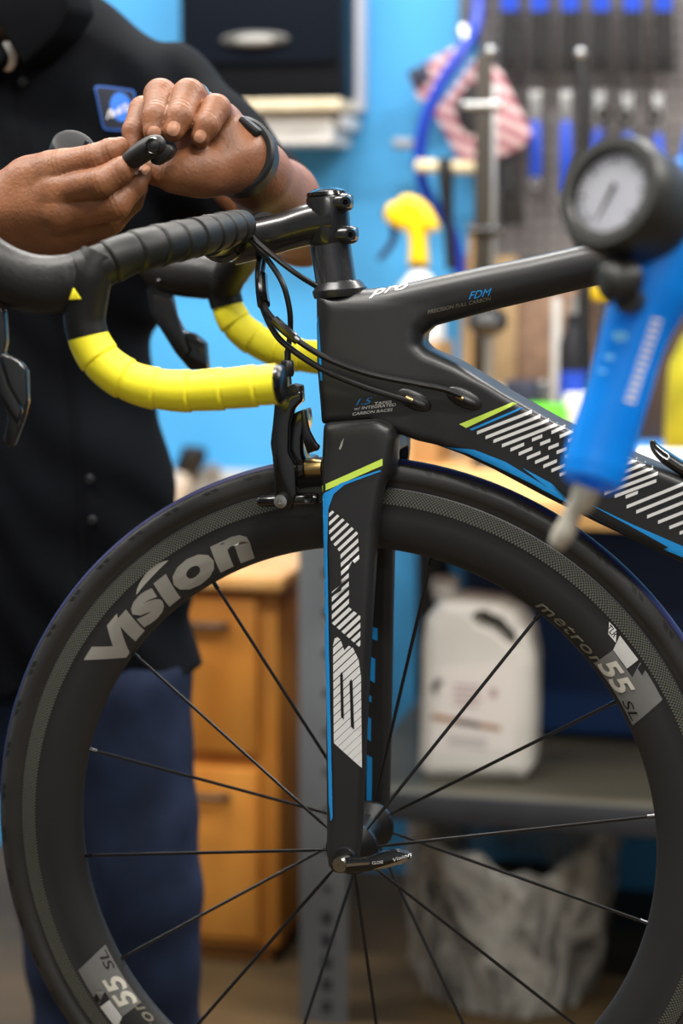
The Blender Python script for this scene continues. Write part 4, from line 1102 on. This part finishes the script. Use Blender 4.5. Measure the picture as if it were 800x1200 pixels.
nx = at(521, 704, 1.375).x; nz = max(p[1] for p in jp)
MB().lathe([(.0005, .024), (.020, .024), (.022, .021), (.022, .002), (.018, 0), (.018, -.012)], (nx, 1.375, nz), (0, 0, 1), 28).build('jug_cap', M_jug, jug)
jb = bvh_of([jm])
decal('label_panel', mat('jug_label', (236, 228, 222), .5), [[(505, 780), (604, 776), (603, 880), (506, 884)]], 1.33, jb, jm, off=.0006, start=1.0, sub=.03)
decal('label_print', mat('label_rust', (172, 128, 92), .5), [[(506, 836), (586, 851), (586, 857), (506, 843)]], 1.33, jb, jm, off=.0012, start=1.0, sub=.03)
decal('label_print', mat('label_dark', (92, 84, 86), .5), [[(505, 806), (512, 794), (520, 798), (513, 806), (512, 816)], [(534, 842), (562, 847), (562, 853), (534, 848)]], 1.33, jb, jm, off=.0016, start=1.0, sub=.03)
decal('label_print', mat('label_mauve', (186, 158, 158), .5), [[(532, 802 + 7 * i), (564 - 4 * (i % 2), 804 + 7 * i), (564 - 4 * (i % 2), 807 + 7 * i), (532, 805 + 7 * i)] for i in range(4)] + [[(574, 806), (582, 807), (582, 818), (574, 817)]], 1.33, jb, jm, off=.0012, start=1.0, sub=.03)
decal('label_print', mat('label_grey', (150, 146, 146), .5), [[(524, 862 + 5 * i), (570, 866 + 5 * i), (570, 867.5 + 5 * i), (524, 863.5 + 5 * i)] for i in range(3)], 1.33, jb, jm, off=.0012, start=1.0, sub=.03)

# bin with clear liner
bc = Vector((at(592, 1190, 1.42).x, 1.45, 0))
binn = thing('waste_bin', 'round waste bin standing on the floor under the shelf', 'bin', bc)
MB().lathe([(.0005, .006), (.112, .006), (.118, .012), (.130, .17), (.134, .175), (.131, .17), (.120, .014), (.0005, .010)], bc, (0, 0, 1), 48).build('bin_body', mat('bin_grey', (40, 40, 40), .5), binn)
def bag_mesh():
    k = MB(); segs = 120; prof = []
    r_ = random.Random(3); ph = [r_.uniform(0, 6.28) for _ in range(8)]
    rows = [(.130, .004), (.140, .05), (.147, .10), (.152, .15), (.157, .20), (.161, .245), (.165, .275), (.160, .292), (.148, .285), (.140, .25), (.134, .20), (.128, .15)]
    vs = []; fs = []
    for j, (r, z) in enumerate(rows):
        for i in range(segs):
            a = 2 * math.pi * i / segs
            w = .012 * math.sin(4 * a + ph[6] + z * 9) + .008 * math.sin(9 * a + ph[0] + z * 24) + .005 * math.sin(17 * a + ph[1] - z * 50) + .004 * math.sin(31 * a + ph[2] + 40 * z) + .0025 * math.sin(53 * a + ph[3] - 90 * z)
            fr = max(0, -math.sin(a - .25)) ** 2
            zz = (.012 * math.sin(5 * a + ph[4]) + .006 * math.sin(14 * a + ph[5]) if 5 <= j <= 8 else 0) + .03 * (j > 4) - .24 * fr * z * min(1, z / .2)
            rr = r + w * (.7 if j else .3) + .004
            vs.append(bc + Vector((rr * math.cos(a), rr * math.sin(a), max(.006, z + zz))))
    n = len(rows)
    for j in range(n - 1):
        for i in range(segs):
            i2 = (i + 1) % segs
            fs.append((j * segs + i, j * segs + i2, (j + 1) * segs + i2, (j + 1) * segs + i))
    return k.add(vs, fs)
def mat_film():
    m = bpy.data.materials.new('clear_film'); m.use_nodes = True; nt = m.node_tree; b = nt.nodes['Principled BSDF']
    b.inputs['Base Color'].default_value = lin((196, 194, 186)); b.inputs['Roughness'].default_value = .2
    b.inputs['Coat Weight'].default_value = .8
    tr_ = nt.nodes.new('ShaderNodeBsdfTransparent'); ms = nt.nodes.new('ShaderNodeMixShader')
    n = nt.nodes.new('ShaderNodeTexNoise'); n.inputs['Scale'].default_value = 8; n.inputs['Detail'].default_value = 3; n.inputs['Distortion'].default_value = 1.6
    tc = nt.nodes.new('ShaderNodeTexCoord'); mp = nt.nodes.new('ShaderNodeMapping'); mp.inputs['Scale'].default_value = (1, 1, .45)
    nt.links.new(tc.outputs['Object'], mp.inputs['Vector']); nt.links.new(mp.outputs['Vector'], n.inputs['Vector'])
    s_ = nt.nodes.new('ShaderNodeMath'); s_.operation = 'SUBTRACT'; s_.inputs[1].default_value = .5; nt.links.new(n.outputs['Fac'], s_.inputs[0])
    ab = nt.nodes.new('ShaderNodeMath'); ab.operation = 'ABSOLUTE'; nt.links.new(s_.outputs[0], ab.inputs[0])
    mr = nt.nodes.new('ShaderNodeMapRange'); mr.inputs[1].default_value = 0; mr.inputs[2].default_value = .12; mr.inputs[3].default_value = .72; mr.inputs[4].default_value = .12  # ridged opacity: whiter wrinkles that also paint highlights onto the film folds
    nt.links.new(ab.outputs[0], mr.inputs[0]); nt.links.new(mr.outputs[0], ms.inputs[0])
    bp = nt.nodes.new('ShaderNodeBump'); bp.inputs['Strength'].default_value = .7; bp.inputs['Distance'].default_value = .012
    nt.links.new(n.outputs['Fac'], bp.inputs['Height']); nt.links.new(bp.outputs['Normal'], b.inputs['Normal'])
    nt.links.new(tr_.outputs[0], ms.inputs[1]); nt.links.new(b.outputs[0], ms.inputs[2])
    nt.links.new(ms.outputs[0], nt.nodes['Material Output'].inputs[0])
    return m
bag_mesh().build('bin_liner', mat_film(), binn, sharp=None)
cr = random.Random(5)
k = MB().ball(bc + Vector((-.02, -.01, .078)), (.078, .074, .066), 28)
k.v = [tuple(Vector(v) + Vector((cr.uniform(-.006, .006), cr.uniform(-.006, .006), cr.uniform(-.003, .006)))) for v in k.v]
tag(k.build('crumpled_paper', mat('brown_paper', (150, 112, 70), .8, bump=.6, bscale=60), sharp=20), 'crumpled brown paper lying inside the lined waste bin', 'paper')

# drawer cabinet
cb = thing('drawer_cabinet', 'orange wooden drawer cabinet standing behind the spokes', 'cabinet', Vector((at(260, 1168, 1.45).x, 1.65, 0)))
cX1 = at(322, 900, 1.45).x; cX0 = cX1 - .40; cz1 = at(300, 690, 1.45).z
M_oak = mat_wood('orange_oak', (190, 118, 40), (214, 146, 62), (6, 6, 1.2), .45)
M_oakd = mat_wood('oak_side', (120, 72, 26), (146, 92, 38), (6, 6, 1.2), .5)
MB().box(((cX0 + cX1) / 2, 1.69, (.03 + cz1) / 2), (cX1 - cX0, .44, cz1 - .03), bev=.003).build('cabinet_body', M_oak, cb)
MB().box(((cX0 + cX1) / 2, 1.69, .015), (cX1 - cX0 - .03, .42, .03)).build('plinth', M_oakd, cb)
MB().box(((cX0 + cX1) / 2 + .004, 1.68, cz1 + .012), (cX1 - cX0 + .03, .50, .024), bev=.004).build('cabinet_top', mat_wood('oak_top', (206, 150, 84), (226, 178, 116), (6, 4, 2), .35), cb)
zs = [(at(300, 702, 1.445).z, at(300, 886, 1.445).z), (at(300, 904, 1.445).z, at(300, 1104, 1.445).z)]
for (za, zb_) in zs:
    dr = MB().box(((cX0 + cX1) / 2 - .006, 1.462, (za + zb_) / 2), (cX1 - cX0 - .05, .022, za - zb_), bev=.004).build('drawer', M_oak, cb)
    hxx = at(238, 800, 1.44).x; hz = za - .047
    MB().tube([(hxx - .035, 1.455, hz), (hxx - .033, 1.435, hz), (hxx + .033, 1.435, hz), (hxx + .035, 1.455, hz)], .006, 12, smooth=3).build('handle', mat('dark_handle', (52, 46, 42), .4, .4), dr)
MB().box(((cX0 + cX1) / 2 - .006, 1.466, (.03 + zs[1][1]) / 2 - .002), (cX1 - cX0 - .05, .014, zs[1][1] - .05), bev=.003).build('base_panel', M_oak, cb)
# pale machine top behind the wheel on the left
tc_ = thing('tool_chest', 'pale grey metal chest behind the tyre and the cabinet', 'chest', Vector((at(270, 900, 1.97).x, 1.97, 0)))
tX0 = at(90, 560, 1.90).x; tX1 = at(338, 560, 1.90).x; tz = at(280, 552, 1.955).z
MB().box(((tX0 + tX1) / 2, 1.969, tz / 2), (tX1 - tX0, .05, tz), bev=.004).build('chest_body', mat('pale_chest', (176, 182, 184), .4, var=.05), tc_)
CT = tz
# things on the left chest top
gl = thing('grease_brush', 'black handled tool with white tip lying behind the tyre', 'tool', at(222, 560, 1.93))
MB().tube([at(228, 524, 1.93), at(226, 535, 1.93), at(216, 556, 1.93)], [.022, .026, .022], 20, smooth=4).build('tool_handle', M_blackgrip, gl)
MB().tube([at(216, 553, 1.925), at(212, 570, 1.925), at(210, 592, 1.925)], [.020, .017, .004], 18, smooth=4).build('tool_tip', mat('white_nylon', (226, 224, 220), .4), gl)
tag(MB().tube([at(249, 552, 1.935), at(250, 552, 1.93)], [.016, .014], 20).build('steel_thimble', M_tool), 'small shiny steel thimble beside the black handled tool', 'thimble')

# ================================================================== on the bench
def bench_at(x, y): 
    """point on the bench top under a pixel"""
    d = ray(x, y); return CAM + d * ((BZ - CAM.z) / d.z)
# riser box carrying the spray bottle
rz = at(480, 404, 1.62).z
rb = thing('riser_box', 'brown cardboard box on the bench behind the head tube', 'box', Vector((at(470, 420, 1.68).x, 1.68, BZ)))
xa, xb = at(425, 420, 1.62).x, at(512, 420, 1.62).x
MB().box(((xa + xb) / 2, 1.70, (BZ + rz) / 2), (xb - xa, .16, rz - BZ), bev=.002).build('box_body', mat('cardboard', (176, 138, 92), .8, var=.08, vscale=10), rb)
MB().box(((xa + xb) / 2, 1.6185, (BZ + rz) / 2), (.04, .002, rz - BZ - .002)).build('packing_tape', mat('packing_tape', (196, 164, 118), .3), rb)
sp = thing('spray_bottle', 'spray bottle with yellow trigger head and white body', 'spray bottle', Vector((at(489, 400, 1.68).x, 1.68, rz)))
M_y = mat('yellow_plastic', (244, 204, 20), .38)
hY = 1.68
hd2 = xz([(451, 248), (456, 238), (466, 236), (470, 230), (478, 228), (492, 232), (504, 243), (512, 258), (515, 268), (510, 272), (502, 270), (500, 280), (502, 312), (479, 312), (480, 285), (478, 272), (466, 268), (456, 262), (451, 256)], hY)
link('trigger_head', sdf_mesh('trigger_head', lambda X, Y, Z: rounded(poly_sd(X[:, :, 0], Z[:, 0, :], hd2)[:, None, :], np.abs(Y - hY) - .019, .014), (min(p[0] for p in hd2) - .008, hY - .026, min(p[1] for p in hd2) - .008), (max(p[0] for p in hd2) + .008, hY + .026, max(p[1] for p in hd2) + .008), .0025), M_y, sp)
MB().tube([at(453, 250, hY), at(462, 268, hY), at(459, 285, hY), at(444, 304, hY)], [.006, .007, .006, .005], 12, smooth=5, flat=(Vector((0, 1, 0)), 1.8)).build('trigger', mat('navy_plastic', (26, 32, 78), .4), sp)
MB().cyl(at(449, 250, hY), at(453, 250, hY), .009, segs=16).build('nozzle', MATS['navy_plastic'], sp)
MB().cyl(at(491, 316, hY), at(491, 310, hY), .0165, segs=24).build('collar', mat('navy_collar', (34, 40, 70), .5), sp)
cbz = at(491, 317, hY); hb = cbz.z - rz
MB().lathe([(.0005, .001), (.040, .001), (.044, .006), (.044, hb * .55), (.038, hb * .75), (.018, hb * .95), (.016, hb)], (cbz.x, hY, rz), (0, 0, 1), 36).build('bottle_body', mat('milky_plastic', (222, 226, 232), .35), sp)
# uprights standing on the bench
u1 = thing('steel_upright', 'tall grey steel upright with bright edge left of wrenches', 'post', Vector((at(570, 500, 1.80).x, 1.80, BZ)))
ux = at(569, 300, 1.80).x; uz = at(569, 62, 1.80).z
MB().box((ux - .006, 1.80, (BZ + uz) / 2), (.028, .02, uz - BZ), bev=.003).build('upright_bar', mat('bronze_grey', (50, 44, 36), .5, .2), u1)
MB().box((ux + .013, 1.80, (BZ + uz - .05) / 2), (.008, .014, uz - BZ - .05), bev=.003).build('bright_edge', M_tool, u1)
MB().ball((ux + .005, 1.80, uz + .004), (.011, .011, .009), 16).build('upright_cap', M_tool, u1)
MB().tube([(ux - .04, 1.79, at(569, 123, 1.8).z), (ux + .03, 1.79, at(569, 123, 1.8).z)], .006, 12).build('cross_pin', M_tool, u1)
MB().tube([(ux - .03, 1.79, at(569, 270, 1.8).z), (ux + .03, 1.79, at(569, 270, 1.8).z)], .008, 12).build('cross_pin', M_dsteel, u1)
u2 = thing('black_upright', 'tall black upright with steel tip behind the dial gauge', 'post', Vector((at(683, 500, 1.80).x, 1.80, BZ)))
ux = at(682, 300, 1.80).x; uz = at(682, 66, 1.80).z
MB().tube([(ux + .01, 1.8, BZ), (ux, 1.8, uz - .12), (ux, 1.8, uz - .06), (ux - .008, 1.8, uz)], [.013, .013, .012, .006], 14).build('upright_bar', M_blackgrip, u2)
MB().ball((ux - .008, 1.80, uz + .006), (.010, .010, .009), 16).build('upright_cap', M_tool, u2)
# cardboard panels and clutter seen through the frame triangle
def stand(name, label, cat, x0, y0, x1, Y, d, m, group=None, bev=.003):
    a = at(x0, y0, Y); b = at(x1, y0, Y)
    return tag(MB().box(((a.x + b.x) / 2, Y + d / 2, (BZ + a.z) / 2), (b.x - a.x, d, a.z - BZ), bev=bev).build(name, m), label, cat, group)
M_kraft = mat('kraft_board', (186, 156, 116), .75, var=.1, vscale=8)
stand('cardboard_panel', 'tan cardboard sheet leaning at the wall behind the black knob', 'cardboard', 540, 300, 606, 1.93, .01, M_kraft)
stand('wood_plank', 'narrow tan wooden plank standing by the spray bottle', 'plank', 548, 262, 562, 1.90, .015, mat_wood('plank_wood', (176, 140, 92), (196, 164, 116), (8, 8, 2)))
stand('brown_board', 'brown mottled board standing behind the bench clutter', 'board', 604, 330, 700, 1.94, .012, mat('brown_mottled', (140, 112, 92), .8, var=.25, vscale=60))
stand('white_tube', 'slim white tube standing in front of brown board', 'tube', 646, 348, 657, 1.86, .02, mat('white_tube_plastic', (214, 214, 212), .4), bev=.008)
# black mushroom knob on a steel stem
kn = thing('black_knob_tool', 'black domed knob on a thin steel stem', 'tool', Vector((at(571, 470, 1.62).x, 1.62, BZ)))
kc = at(571, 376, 1.62)
MB().lathe([(.0005, .024), (.017, .021), (.029, .012), (.034, 0), (.031, -.012), (.019, -.021), (.007, -.026), (.0005, -.026)], kc, (0, -.2, 1), 32).build('knob', mat('knob_black', (18, 18, 20), .3), kn)
MB().cyl((kc.x, 1.62, BZ + .012), (kc.x, 1.62, kc.z - .015), .005, segs=14).build('stem', M_tool, kn)
MB().lathe([(.0005, .014), (.010, .014), (.026, .006), (.028, 0), (.0005, 0)], (kc.x, 1.62, BZ), (0, 0, 1), 28).build('foot', M_dsteel, kn)
# dark blue and black canisters
def canister(name, label, x, ytop, Y, r, m1, m2, capm):
    p = at(x, ytop, Y); t = thing(name, label, 'canister', Vector((p.x, Y, BZ)))
    h = p.z - BZ
    MB().lathe([(.0005, 0), (r, 0), (r, h * .42), (.0005, h * .42)], (p.x, Y, BZ), (0, 0, 1), 28).build('canister_base', m1, t)
    MB().lathe([(r * 1.01, h * .42), (r * 1.01, h * .62)], (p.x, Y, BZ), (0, 0, 1), 28).build('canister_band', m2, t)
    MB().lathe([(r, h * .42), (r, h * .8), (r * .6, h * .9), (r * .55, h), (.0005, h)], (p.x, Y, BZ), (0, 0, 1), 28).build('canister_top', capm, t)
    return t
M_can = mat('can_black', (22, 22, 28), .35)
canister('spray_can', 'black and blue spray can left of the blue gauge handle', 672, 368, 1.72, .024, M_can, M_bluegrip, M_can)
canister('silver_can', 'short silver topped can behind the spray can', 676, 346, 1.88, .020, mat('can_pale', (178, 174, 160), .4), mat('can_cream', (214, 206, 184), .4), M_tool)
# green rag, silver balls, dark tins and so on along the bench
def lump(name, label, cat, x, y, Y, rx, rz_, m, group=None, ry=None):
    p = at(x, y, Y)
    k = MB().ball(p, (rx, ry or rx * .8, rz_), 28)
    r_ = random.Random(int(x * 7 + y))
    ph = [r_.uniform(0, 6.28) for _ in range(6)]
    k.v = [tuple(Vector(v) + (Vector(v) - p) * (.14 * math.sin(60 * v[0] + ph[0]) * math.sin(50 * v[2] + ph[1]) + .08 * math.sin(120 * v[1] + 90 * v[0] + ph[2]))) for v in k.v]
    zmin = min(v[2] for v in k.v)
    k.v = [(v[0], v[1], v[2] - (zmin - BZ) if zmin < BZ else v[2]) for v in k.v]
    return tag(k.build(name, m), label, cat, group)
M_green = mat('green_cloth', (96, 190, 44), .7, bump=.5, bscale=80)
stand('dark_tin', 'low dark blue tin behind the down tube', 'tin', 590, 446, 628, 1.70, .05, mat('tin_dark', (40, 46, 66), .4), bev=.006)
stand('grey_tray', 'pale grey parts tray at the back of the bench', 'tray', 548, 452, 592, 1.80, .06, mat('tray_grey', (176, 172, 160), .5), bev=.006)
stand('cream_box', 'small cream box between brown board and gauge handle', 'box', 606, 458, 640, 1.84, .05, mat('cream_card', (206, 196, 172), .7))
stand('green_box', 'bright green box behind the striped down tube lettering', 'box', 612, 474, 662, 1.62, .05, mat('green_card', (92, 196, 40), .5, var=.1), bev=.010)
stand('white_carton', 'small white carton next to the green box', 'carton', 660, 462, 690, 1.66, .05, mat('carton_white', (222, 222, 216), .6))
for i, (x, y) in enumerate(((636, 446), (664, 446))):
    t = thing('steel_socket', 'shiny steel socket, %s one of two above the green box' % ('left', 'right')[i], 'socket', Vector((at(x, 470, 1.78).x, 1.78, BZ)), 'steel sockets behind the green box')
    p = at(x, y, 1.78)
    MB().lathe([(.0005, p.z - BZ), (.009, p.z - BZ), (.013, p.z - BZ - .004), (.014, p.z - BZ - .02), (.012, (p.z - BZ) * .5), (.014, 0), (.0005, 0)], (p.x, 1.78, BZ), (0, 0, 1), 24).build('socket_body', M_tool, t)
yl = thing('yellow_jug', 'yellow green plastic bottle at the right end of bench', 'bottle', Vector((at(826, 470, 1.62).x, 1.62, BZ)))
p = at(826, 372, 1.62); h = p.z - BZ
MB().lathe([(.0005, 0), (.058, 0), (.062, .008), (.060, h * .45), (.056, h * .7), (.035, h * .88), (.020, h * .93), (.020, h), (.0005, h)], (p.x, 1.62, BZ), (0, 0, 1), 36).build('bottle_body', mat('yellow_green_plastic', (168, 162, 34), .4, var=.3, vscale=18), yl)
MB().lathe([(.024, h - .012), (.024, h + .022), (.0005, h + .024)], (p.x, 1.62, BZ), (0, 0, 1), 24).build('bottle_cap', mat('cap_dark', (44, 40, 30), .5), yl)
wt = thing('white_roll', 'white paper roll lying in front of yellow bottle', 'roll', Vector((at(775, 500, 1.45).x, 1.45, BZ)))
pr0 = at(742, 494, 1.47); pr1 = at(850, 500, 1.47); rr_ = .026
pr0.z = pr1.z = BZ + rr_
MB().tube([pr0, pr0 + (pr1 - pr0) * .03, pr0 + (pr1 - pr0) * .97, pr1], [rr_ * .8, rr_, rr_, rr_ * .8], 28).build('paper_roll', mat('paper_white', (226, 224, 220), .8, bump=.3, bscale=60), wt)
MB().tube([pr0 - (pr1 - pr0) * .01, pr0 + (pr1 - pr0) * .02], rr_ * .35, 18).build('roll_core', mat('core_brown', (150, 116, 80), .8), wt)
q = bench_at(748, 532)
tag(MB().box((q.x + .03, q.y - .03, BZ + .012), (.13, .09, .024), Matrix.Rotation(.2, 3, 'Z'), .008).build('blue_cloth', mat('sky_cloth', (60, 140, 222), .7, var=.1, vscale=30)), 'folded light blue cloth on the bench above bottle cage', 'cloth')
q = bench_at(470, 520)
tag(MB().lathe([(.0005, .02), (.010, .02), (.015, .014), (.016, 0), (.0005, 0)], (q.x, q.y, BZ), (0, 0, 1), 24).build('steel_nut', M_tool), 'shiny steel nut on the bench right of fork crown', 'nut')
tag(flat_box(690, 334, 726, 352, 1.90, .03, .006).build('yellow_tag', M_y), 'small yellow tag hanging on the pegboard behind the gauge', 'tag')
stand('dark_crate', 'dark brown crate behind the yellow bottle at the right', 'crate', 748, 330, 830, 1.86, .09, mat('crate_brown', (62, 48, 38), .7, var=.2, vscale=10))

# dark blue tub under the bench
tub = thing('storage_tub', 'dark blue plastic storage tub under the bench right of jug', 'tub', Vector((at(740, 900, 1.62).x, 1.7, sz)))
ta, tb = at(540, 800, 1.60).x, at(900, 800, 1.60).x; tzt = .745
MB().box(((ta + tb) / 2, 1.72, (sz + tzt) / 2 + .004), (tb - ta, .24, tzt - sz - .008), bev=.02).build('tub_body', mat('tub_blue', (18, 50, 96), .5), tub)
MB().box(((ta + tb) / 2, 1.72, tzt + .012), (tb - ta + .02, .26, .024), bev=.008).build('tub_lid', mat('tub_lid_blue', (16, 40, 76), .5), tub)

# ================================================================== inflator gauge hanging in the foreground
GY = -.48
ga = thing('inflator_gauge', 'blue tyre inflator with black dial gauge hanging in the foreground', 'gauge', at(668, 625, GY))
M_gb = mat('gauge_blue', (10, 144, 240), .35, coat=.3, sub=.0)
_nt = M_gb.node_tree                                    # gauge_translucent: moulded plastic lets some light through
_tl = _nt.nodes.new('ShaderNodeBsdfTranslucent'); _tl.inputs[0].default_value = lin((60, 190, 255)); _ms = _nt.nodes.new('ShaderNodeMixShader'); _ms.inputs[0].default_value = .35
_nt.links.new(_nt.nodes['Principled BSDF'].outputs[0], _ms.inputs[1]); _nt.links.new(_tl.outputs[0], _ms.inputs[2]); _nt.links.new(_ms.outputs[0], _nt.nodes['Material Output'].inputs[0])
M_gblk = mat('gauge_rubber', (46, 46, 44), .42)
g0 = at(721, 229, GY); fn_ = (-CF * .75 - CR * .62 + CU * .2).normalized()
R0 = rad(72, g0)
MB().lathe([(R0 * .66, .010), (R0 * .74, .013), (R0 * .92, .013), (R0, .006), (R0 * .99, -.002), (R0, -.008), (R0 * .99, -.014), (R0, -.020), (R0 * .98, -.028), (R0 * .90, -.036), (.0005, -.038), (.0005, .001), (R0 * .66, .001)], g0 - fn_ * .004, fn_, 56, closed=False).build('gauge_case', M_gblk, ga)
MB().lathe([(.0005, .0022), (R0 * .67, .0022)], g0, fn_, 48).build('dial_face', mat('dial_white', (232, 234, 244), .4), ga)
e1 = (CU - fn_ * CU.dot(fn_)).normalized(); e2 = fn_.cross(e1)
k = MB()
for i in range(25):
    a = math.radians(-135 + 270 * i / 24); d = e1 * math.cos(a) + e2 * math.sin(a); t_ = e1 * -math.sin(a) + e2 * math.cos(a)
    r0, r1 = (R0 * .50, R0 * .62) if i % 4 == 0 else (R0 * .56, R0 * .62); w = .0005 if i % 4 else .0008
    c = g0 + fn_ * .0026
    k.add([c + d * r0 - t_ * w, c + d * r0 + t_ * w, c + d * r1 + t_ * w, c + d * r1 - t_ * w], [(0, 1, 2, 3)])
k.build('dial_marks', M_print_black, ga)
c = g0 + fn_ * .0045; d = (e1 * -.75 + e2 * .35).normalized(); t_ = fn_.cross(d)
MB().add([c - d * R0 * .15 - t_ * .0018, c - d * R0 * .15 + t_ * .0018, c + d * R0 * .52 + t_ * .0004, c + d * R0 * .52 - t_ * .0004], [(0, 1, 2, 3)]).build('needle', M_print_black, ga)
MB().lathe([(R0 * .69, .0075), (R0 * .4, .0085), (.0005, .009)], g0, fn_, 40).build('dial_glass', mat('dial_glass', (255, 255, 255), .04, trans=1.0, ior=1.25), ga)
# handle
hp_ = [(818, 190, 26), (806, 240, 38), (789, 290, 47), (768, 335, 47), (748, 380, 41), (735, 420, 38), (722, 465, 38), (706, 515, 39), (697, 548, 39), (692, 566, 34)]
pts = [at(x, y, GY + .035 - .004 * i) for i, (x, y, r) in enumerate(hp_)]
handle = MB().tube(pts, [rad(r, p) for (x, y, r), p in zip(hp_, pts)], 32, smooth=6, flat=(CF, .8)).build('gauge_handle', M_gb, ga)
hb_ = bvh_of([handle])
k = []
for i in range(13):                     # small illegible white print running up the handle
    u = i / 12; x = 738 + 31 * u; y = 468 - 94 * u; r_ = rng.random()
    k.append([(x - 6.5, y - 2.2), (x + 6, y + 1.2 - 1.5 * r_), (x + 6 - 2 * r_, y + 5.2), (x - 6.5 + 1.5 * r_, y + 2.0)])
decal('handle_print', mat('handle_white', (240, 240, 248), .4), k, GY, hb_, handle, off=.0005, start=-1.2)
decal('handle_mark', mat('handle_pale_blue', (120, 200, 250), .4), [[(716, 393), (726, 388), (736, 391), (733, 399), (722, 400)], [(709, 416), (719, 416), (719, 422), (709, 421)], [(702, 432), (711, 435), (710, 438), (702, 435)]], GY, hb_, handle, off=.0005, start=-1.2)
# nozzle
np_ = [(689, 570, 17), (685, 580, 17), (681, 590, 15), (674, 596, 12), (667, 610, 11), (664, 618, 13), (657, 630, 13), (651, 640, 9)]
pts2 = [at(x, y, GY + .0) for x, y, r in np_]
MB().tube(pts2, [rad(r, p) for (x, y, r), p in zip(np_, pts2)], 24).build('air_chuck', mat('chuck_brass', (206, 200, 186), .3, .35), ga)
# trigger and bleed button
MB().tube([at(744, 322, GY), at(728, 328, GY - .005), at(712, 330, GY - .01), at(704, 331, GY - .012)], [.009, .012, .013, .009], 20, smooth=4).build('bleed_button', M_gblk, ga)
MB().cyl(at(735, 352, GY - .006), at(742, 352, GY + .004), .008, segs=18).build('handle_screw', M_gblk, ga)
MB().tube([at(765, 245, GY + .03), at(800, 240, GY + .04)], [.02, .02], 20).build('gauge_neck', M_gb, ga)
# hose up to the ceiling, leaving the frame at the right
hz = [at(806, 208, GY + .035), at(818, 150, GY + .04), at(850, 60, GY + .05), at(880, -80, GY + .06), at(890, -250, GY + .07)]
hz.append(Vector((hz[-1].x + .02, GY + .08, 2.25))); hz.append(Vector((hz[-1].x, GY + .09, 2.79)))
MB().tube(hz, .0075, 14, smooth=8).build('supply_hose', mat('supply_hose_blue', (18, 96, 200), .4), ga)
